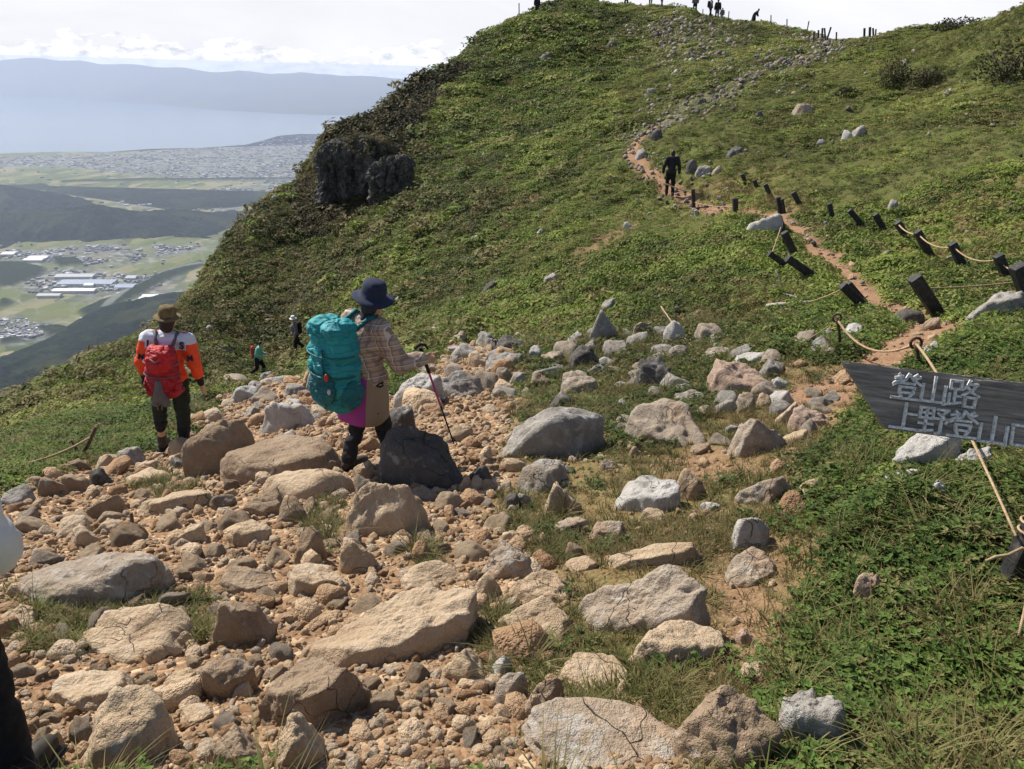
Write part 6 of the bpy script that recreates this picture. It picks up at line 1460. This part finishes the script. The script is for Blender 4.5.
# --- small figures on the path
def hiker(px, py, h, face, J0, jm, tm, label, hatm=None, packm=None, vox=.02, hairm=True, group=None, Y=None, boots_=True, packw=.3, sink=0.0, brim=.06):
    if Y is None: g = gp(px, py)
    else: g = on_ray(px, py, Y)
    e = empty('person', g - Vector((0, 0, sink))); tag(e, label, 'person', group); J = joints(1.7, face=face, **J0); k = h / 1.7; e.scale = (k, k, k)
    f = Vector(face).normalized(); body(e, J, 1.7, max(.014, vox * .8), vox < .022, vox < .022)
    trousers(e, J, 1.7, tm, vox, .93, .018); top(e, J, 1.7, jm, vox, .93, .025, -.12)
    if hairm: hair(e, J, 1.7)
    if hatm: hat(e, J['head'] + Vector((0, 0, .06)), .10, .115, brim, hatm)
    if packm:
        c = J['chest'] - Vector((f.x, f.y, 0)).normalized() * .23 + Vector((0, 0, -.06)); w_ = packw; yaw = math.atan2(-f.x, f.y)
        sk_ = solid('backpack', [(c + Vector((0, 0, z)), (w_ * .5, w_ * .36, .15), yaw) for z in (-.14, 0, .14)], packm, e, vox, 3, .04, 3)
    if boots_ and vox < .03: boots(e, J)
    return e
def turn(J0, yaw):   # rotate the pose about the vertical, given for a figure facing +Y
    M = Matrix.Rotation(yaw, 3, 'Z'); return {k: tuple(M @ Vector(v)) for k, v in J0.items()}
base = dict(pelvis=(0,0,.93), chest=(0,0,1.25), neck=(0,0,1.44), head=(0,.02,1.585), sL=(-.185,0,1.40), sR=(.185,0,1.40), eL=(-.25,-.02,1.12), eR=(.25,-.02,1.12), wL=(-.27,.07,.88), wR=(.27,.07,.88), hL=(-.09,0,.90), hR=(.09,0,.90), kL=(-.10,.03,.49), kR=(.10,.03,.49), aL=(-.10,0,.09), aR=(.10,0,.09))
def pose(yaw=0, **kw): d_ = dict(base); d_.update(kw); return turn(d_, yaw)
# yaw: -pi/2 faces +X (right), +pi/2 faces -X
MINT = flat_mat('mint_shirt', (.16, .46, .36), .8, .2, .15); GREYJ = flat_mat('grey_jacket', (.16, .14, .145), .8, .2, .3); WHT = flat_mat('pale_hat', (.66, .64, .60), .8, .2, .1); REDJ = flat_mat('red_bag', (.42, .05, .04), .7, .2, .2)
DKT = flat_mat('dark_trousers', (.02, .018, .024), .85, .2, .3)
hiker(260, 381, 1.38, (1,0,0), pose(-math.pi/2, chest=(0,.07,1.23), neck=(0,.14,1.41), head=(0,.2,1.54), sL=(-.17,.1,1.37), sR=(.17,.1,1.37), eR=(.2,.02,1.12), wR=(.2,.26,1.08), eL=(-.2,.05,1.1), wL=(-.2,.28,1.05), kL=(-.09,.20,.52), aL=(-.09,.10,.10), kR=(.09,-.04,.50), aR=(.09,-.42,.20)),
      MINT, DKT, 'child in mint green shirt with red backpack stepping down the path on the left', None, REDJ, .018, True, packw=.26)
hiker(297, 353, 1.6, (-.9,-.4,0), pose(math.pi*.62, chest=(0,.03,1.25), head=(0,.05,1.585), eR=(.24,-.05,1.12), wR=(.22,.12,.95), kL=(-.09,.05,.50), aL=(-.09,.02,.09), kR=(.09,-.10,.50), aR=(.09,-.40,.18)),
      GREYJ, DKT, 'hiker in grey jacket and pale hat coming up the path behind the child', WHT, BLACK, .018, False, packw=.28)
hiker(669, 196, 1.72, (0,1,0), pose(0, eL=(-.29,-.03,1.14), wL=(-.31,.02,.88), eR=(.28,-.03,1.12), wR=(.31,.02,.88), kL=(-.10,.10,.50), aL=(-.10,.02,.10), kR=(.10,-.02,.49), aR=(.10,-.16,.08)),
      flat_mat('black_jacket', (.012, .013, .018), .7, .3, .3), flat_mat('black_trousers', (.010, .010, .012), .8, .2, .3), 'hiker dressed all in black walking up the red path', None, None, .018, True)
# --- people on the skyline
sky_p = [(537, 6.5, .2, 'dark clothed walker at the left end of the hilltop', DKT, BLACK), (626, 6.5, 0, 'dark clothed walker alone on the skyline right of the summit', BLACK, DKT), (650, 8, .3, 'left of two dark walkers side by side on the skyline', BLACK, GREYJ), (661, 9.5, 1.2, 'right of two dark walkers side by side on the skyline', DKT, GREYJ),
         (694.5, 12.5, 0, 'walker with grey jacket standing alone in the middle of the skyline', GREYJ, DKT), (710, 14, 1.3, 'striding walker, left one of a family of three on the skyline', GREYJ, BLACK), (717, 14.5, .2, 'tall walker in the middle of three on the skyline', BLACK, GREYJ)]
for i, (x, y, yw, lab, a, b_) in enumerate(sky_p):
    f = (math.sin(yw), math.cos(yw), 0); hiker(x, y, 1.7, f, pose(-yw, kL=(-.1,.12,.5), aL=(-.1,.16,.1), kR=(.1,-.02,.5), aR=(.1,-.2,.12)), a, b_, lab, None, BLACK if i % 2 else None, .035, True, 'walkers on the skyline', boots_=False, sink=0)
hiker(722, 15.5, 1.15, (0,1,0), pose(0), GREYJ, MAT_PALE, 'small child at the right of three walkers on the skyline', None, None, .035, True, 'walkers on the skyline', boots_=False)
e = hiker(754, 18.5, 1.35, (1,0,0), pose(-math.pi/2, chest=(0,.22,1.18), neck=(0,.34,1.34), head=(0,.42,1.45), sL=(-.17,.28,1.3), sR=(.17,.28,1.3), eL=(-.2,.30,1.0), wL=(-.2,.42,.8), eR=(.2,.30,1.0), wR=(.2,.42,.8), kL=(-.1,.06,.48), kR=(.1,-.04,.48)), BLACK, BLACK, 'stooping walker in a long dark coat on the skyline', None, None, .035, True, 'walkers on the skyline', boots_=False)
solid('coat', [((-.02, 0, .85), .2, (-.04, 0, .35), .26)], BLACK, e, .035, 3)

# --- person cut by the left edge
gx_ = on_ray(22, 796, 1.80); g = Vector((gx_.x, gx_.y, 0)); g.z = hz(g.x, g.y) + .0
e = empty('person', g); tag(e, 'walker in dark trousers cut off by the left edge of the picture', 'person')
J = joints(1.68, face=(.1,1,0), pelvis=(-.36,.12,.93), chest=(-.40,.14,1.25), neck=(-.42,.16,1.44), head=(-.42,.18,1.585), sL=(-.60,.14,1.40), sR=(-.22,.14,1.40), eL=(-.66,.12,1.12), wL=(-.66,.18,.88), eR=(-.19,.12,1.14), wR=(-.20,.22,.95), hR=(-.24,.12,.90), hL=(-.45,.12,.90), kR=(-.13,.10,.49), aR=(-.02,.0,.10), kL=(-.46,.3,.5), aL=(-.46,.25,.12))
body(e, J, 1.68, .012); hair(e, J, 1.68); trousers(e, J, 1.68, flat_mat('charcoal_trousers', (.016, .014, .014), .85, .2, .4, 20, .004), .013, .93, .035); boots(e, J, flat_mat('dark_boot', (.03, .024, .02), .7, .3, .4, 30))
top(e, J, 1.68, flat_mat('beige_jacket', (.42, .38, .33), .85, .2, .2, 20, .003), .014)
# its white bag hangs from the hand
bag = on_ray(-18, 530, 2.0)
mb = material('white_plastic', lambda n, b: n.ramp(n.noise(n.obj(), 6, 4), [(.35, (.62, .61, .60)), (.65, (.75, .74, .72))]), .4, .4, .35)
Sb = [(Vector((0, 0, -.05)), (.105, .08, .11)), (Vector((-.01, 0, .05)), (.085, .065, .13)), (Vector((-.02, 0, .14)), (.045, .04, .09))]
o = solid('plastic_bag', Sb, mb, None, .011, 5, .03, 9); o.location = bag; tag(o, 'white plastic bag carried at the left edge of the picture', 'bag')
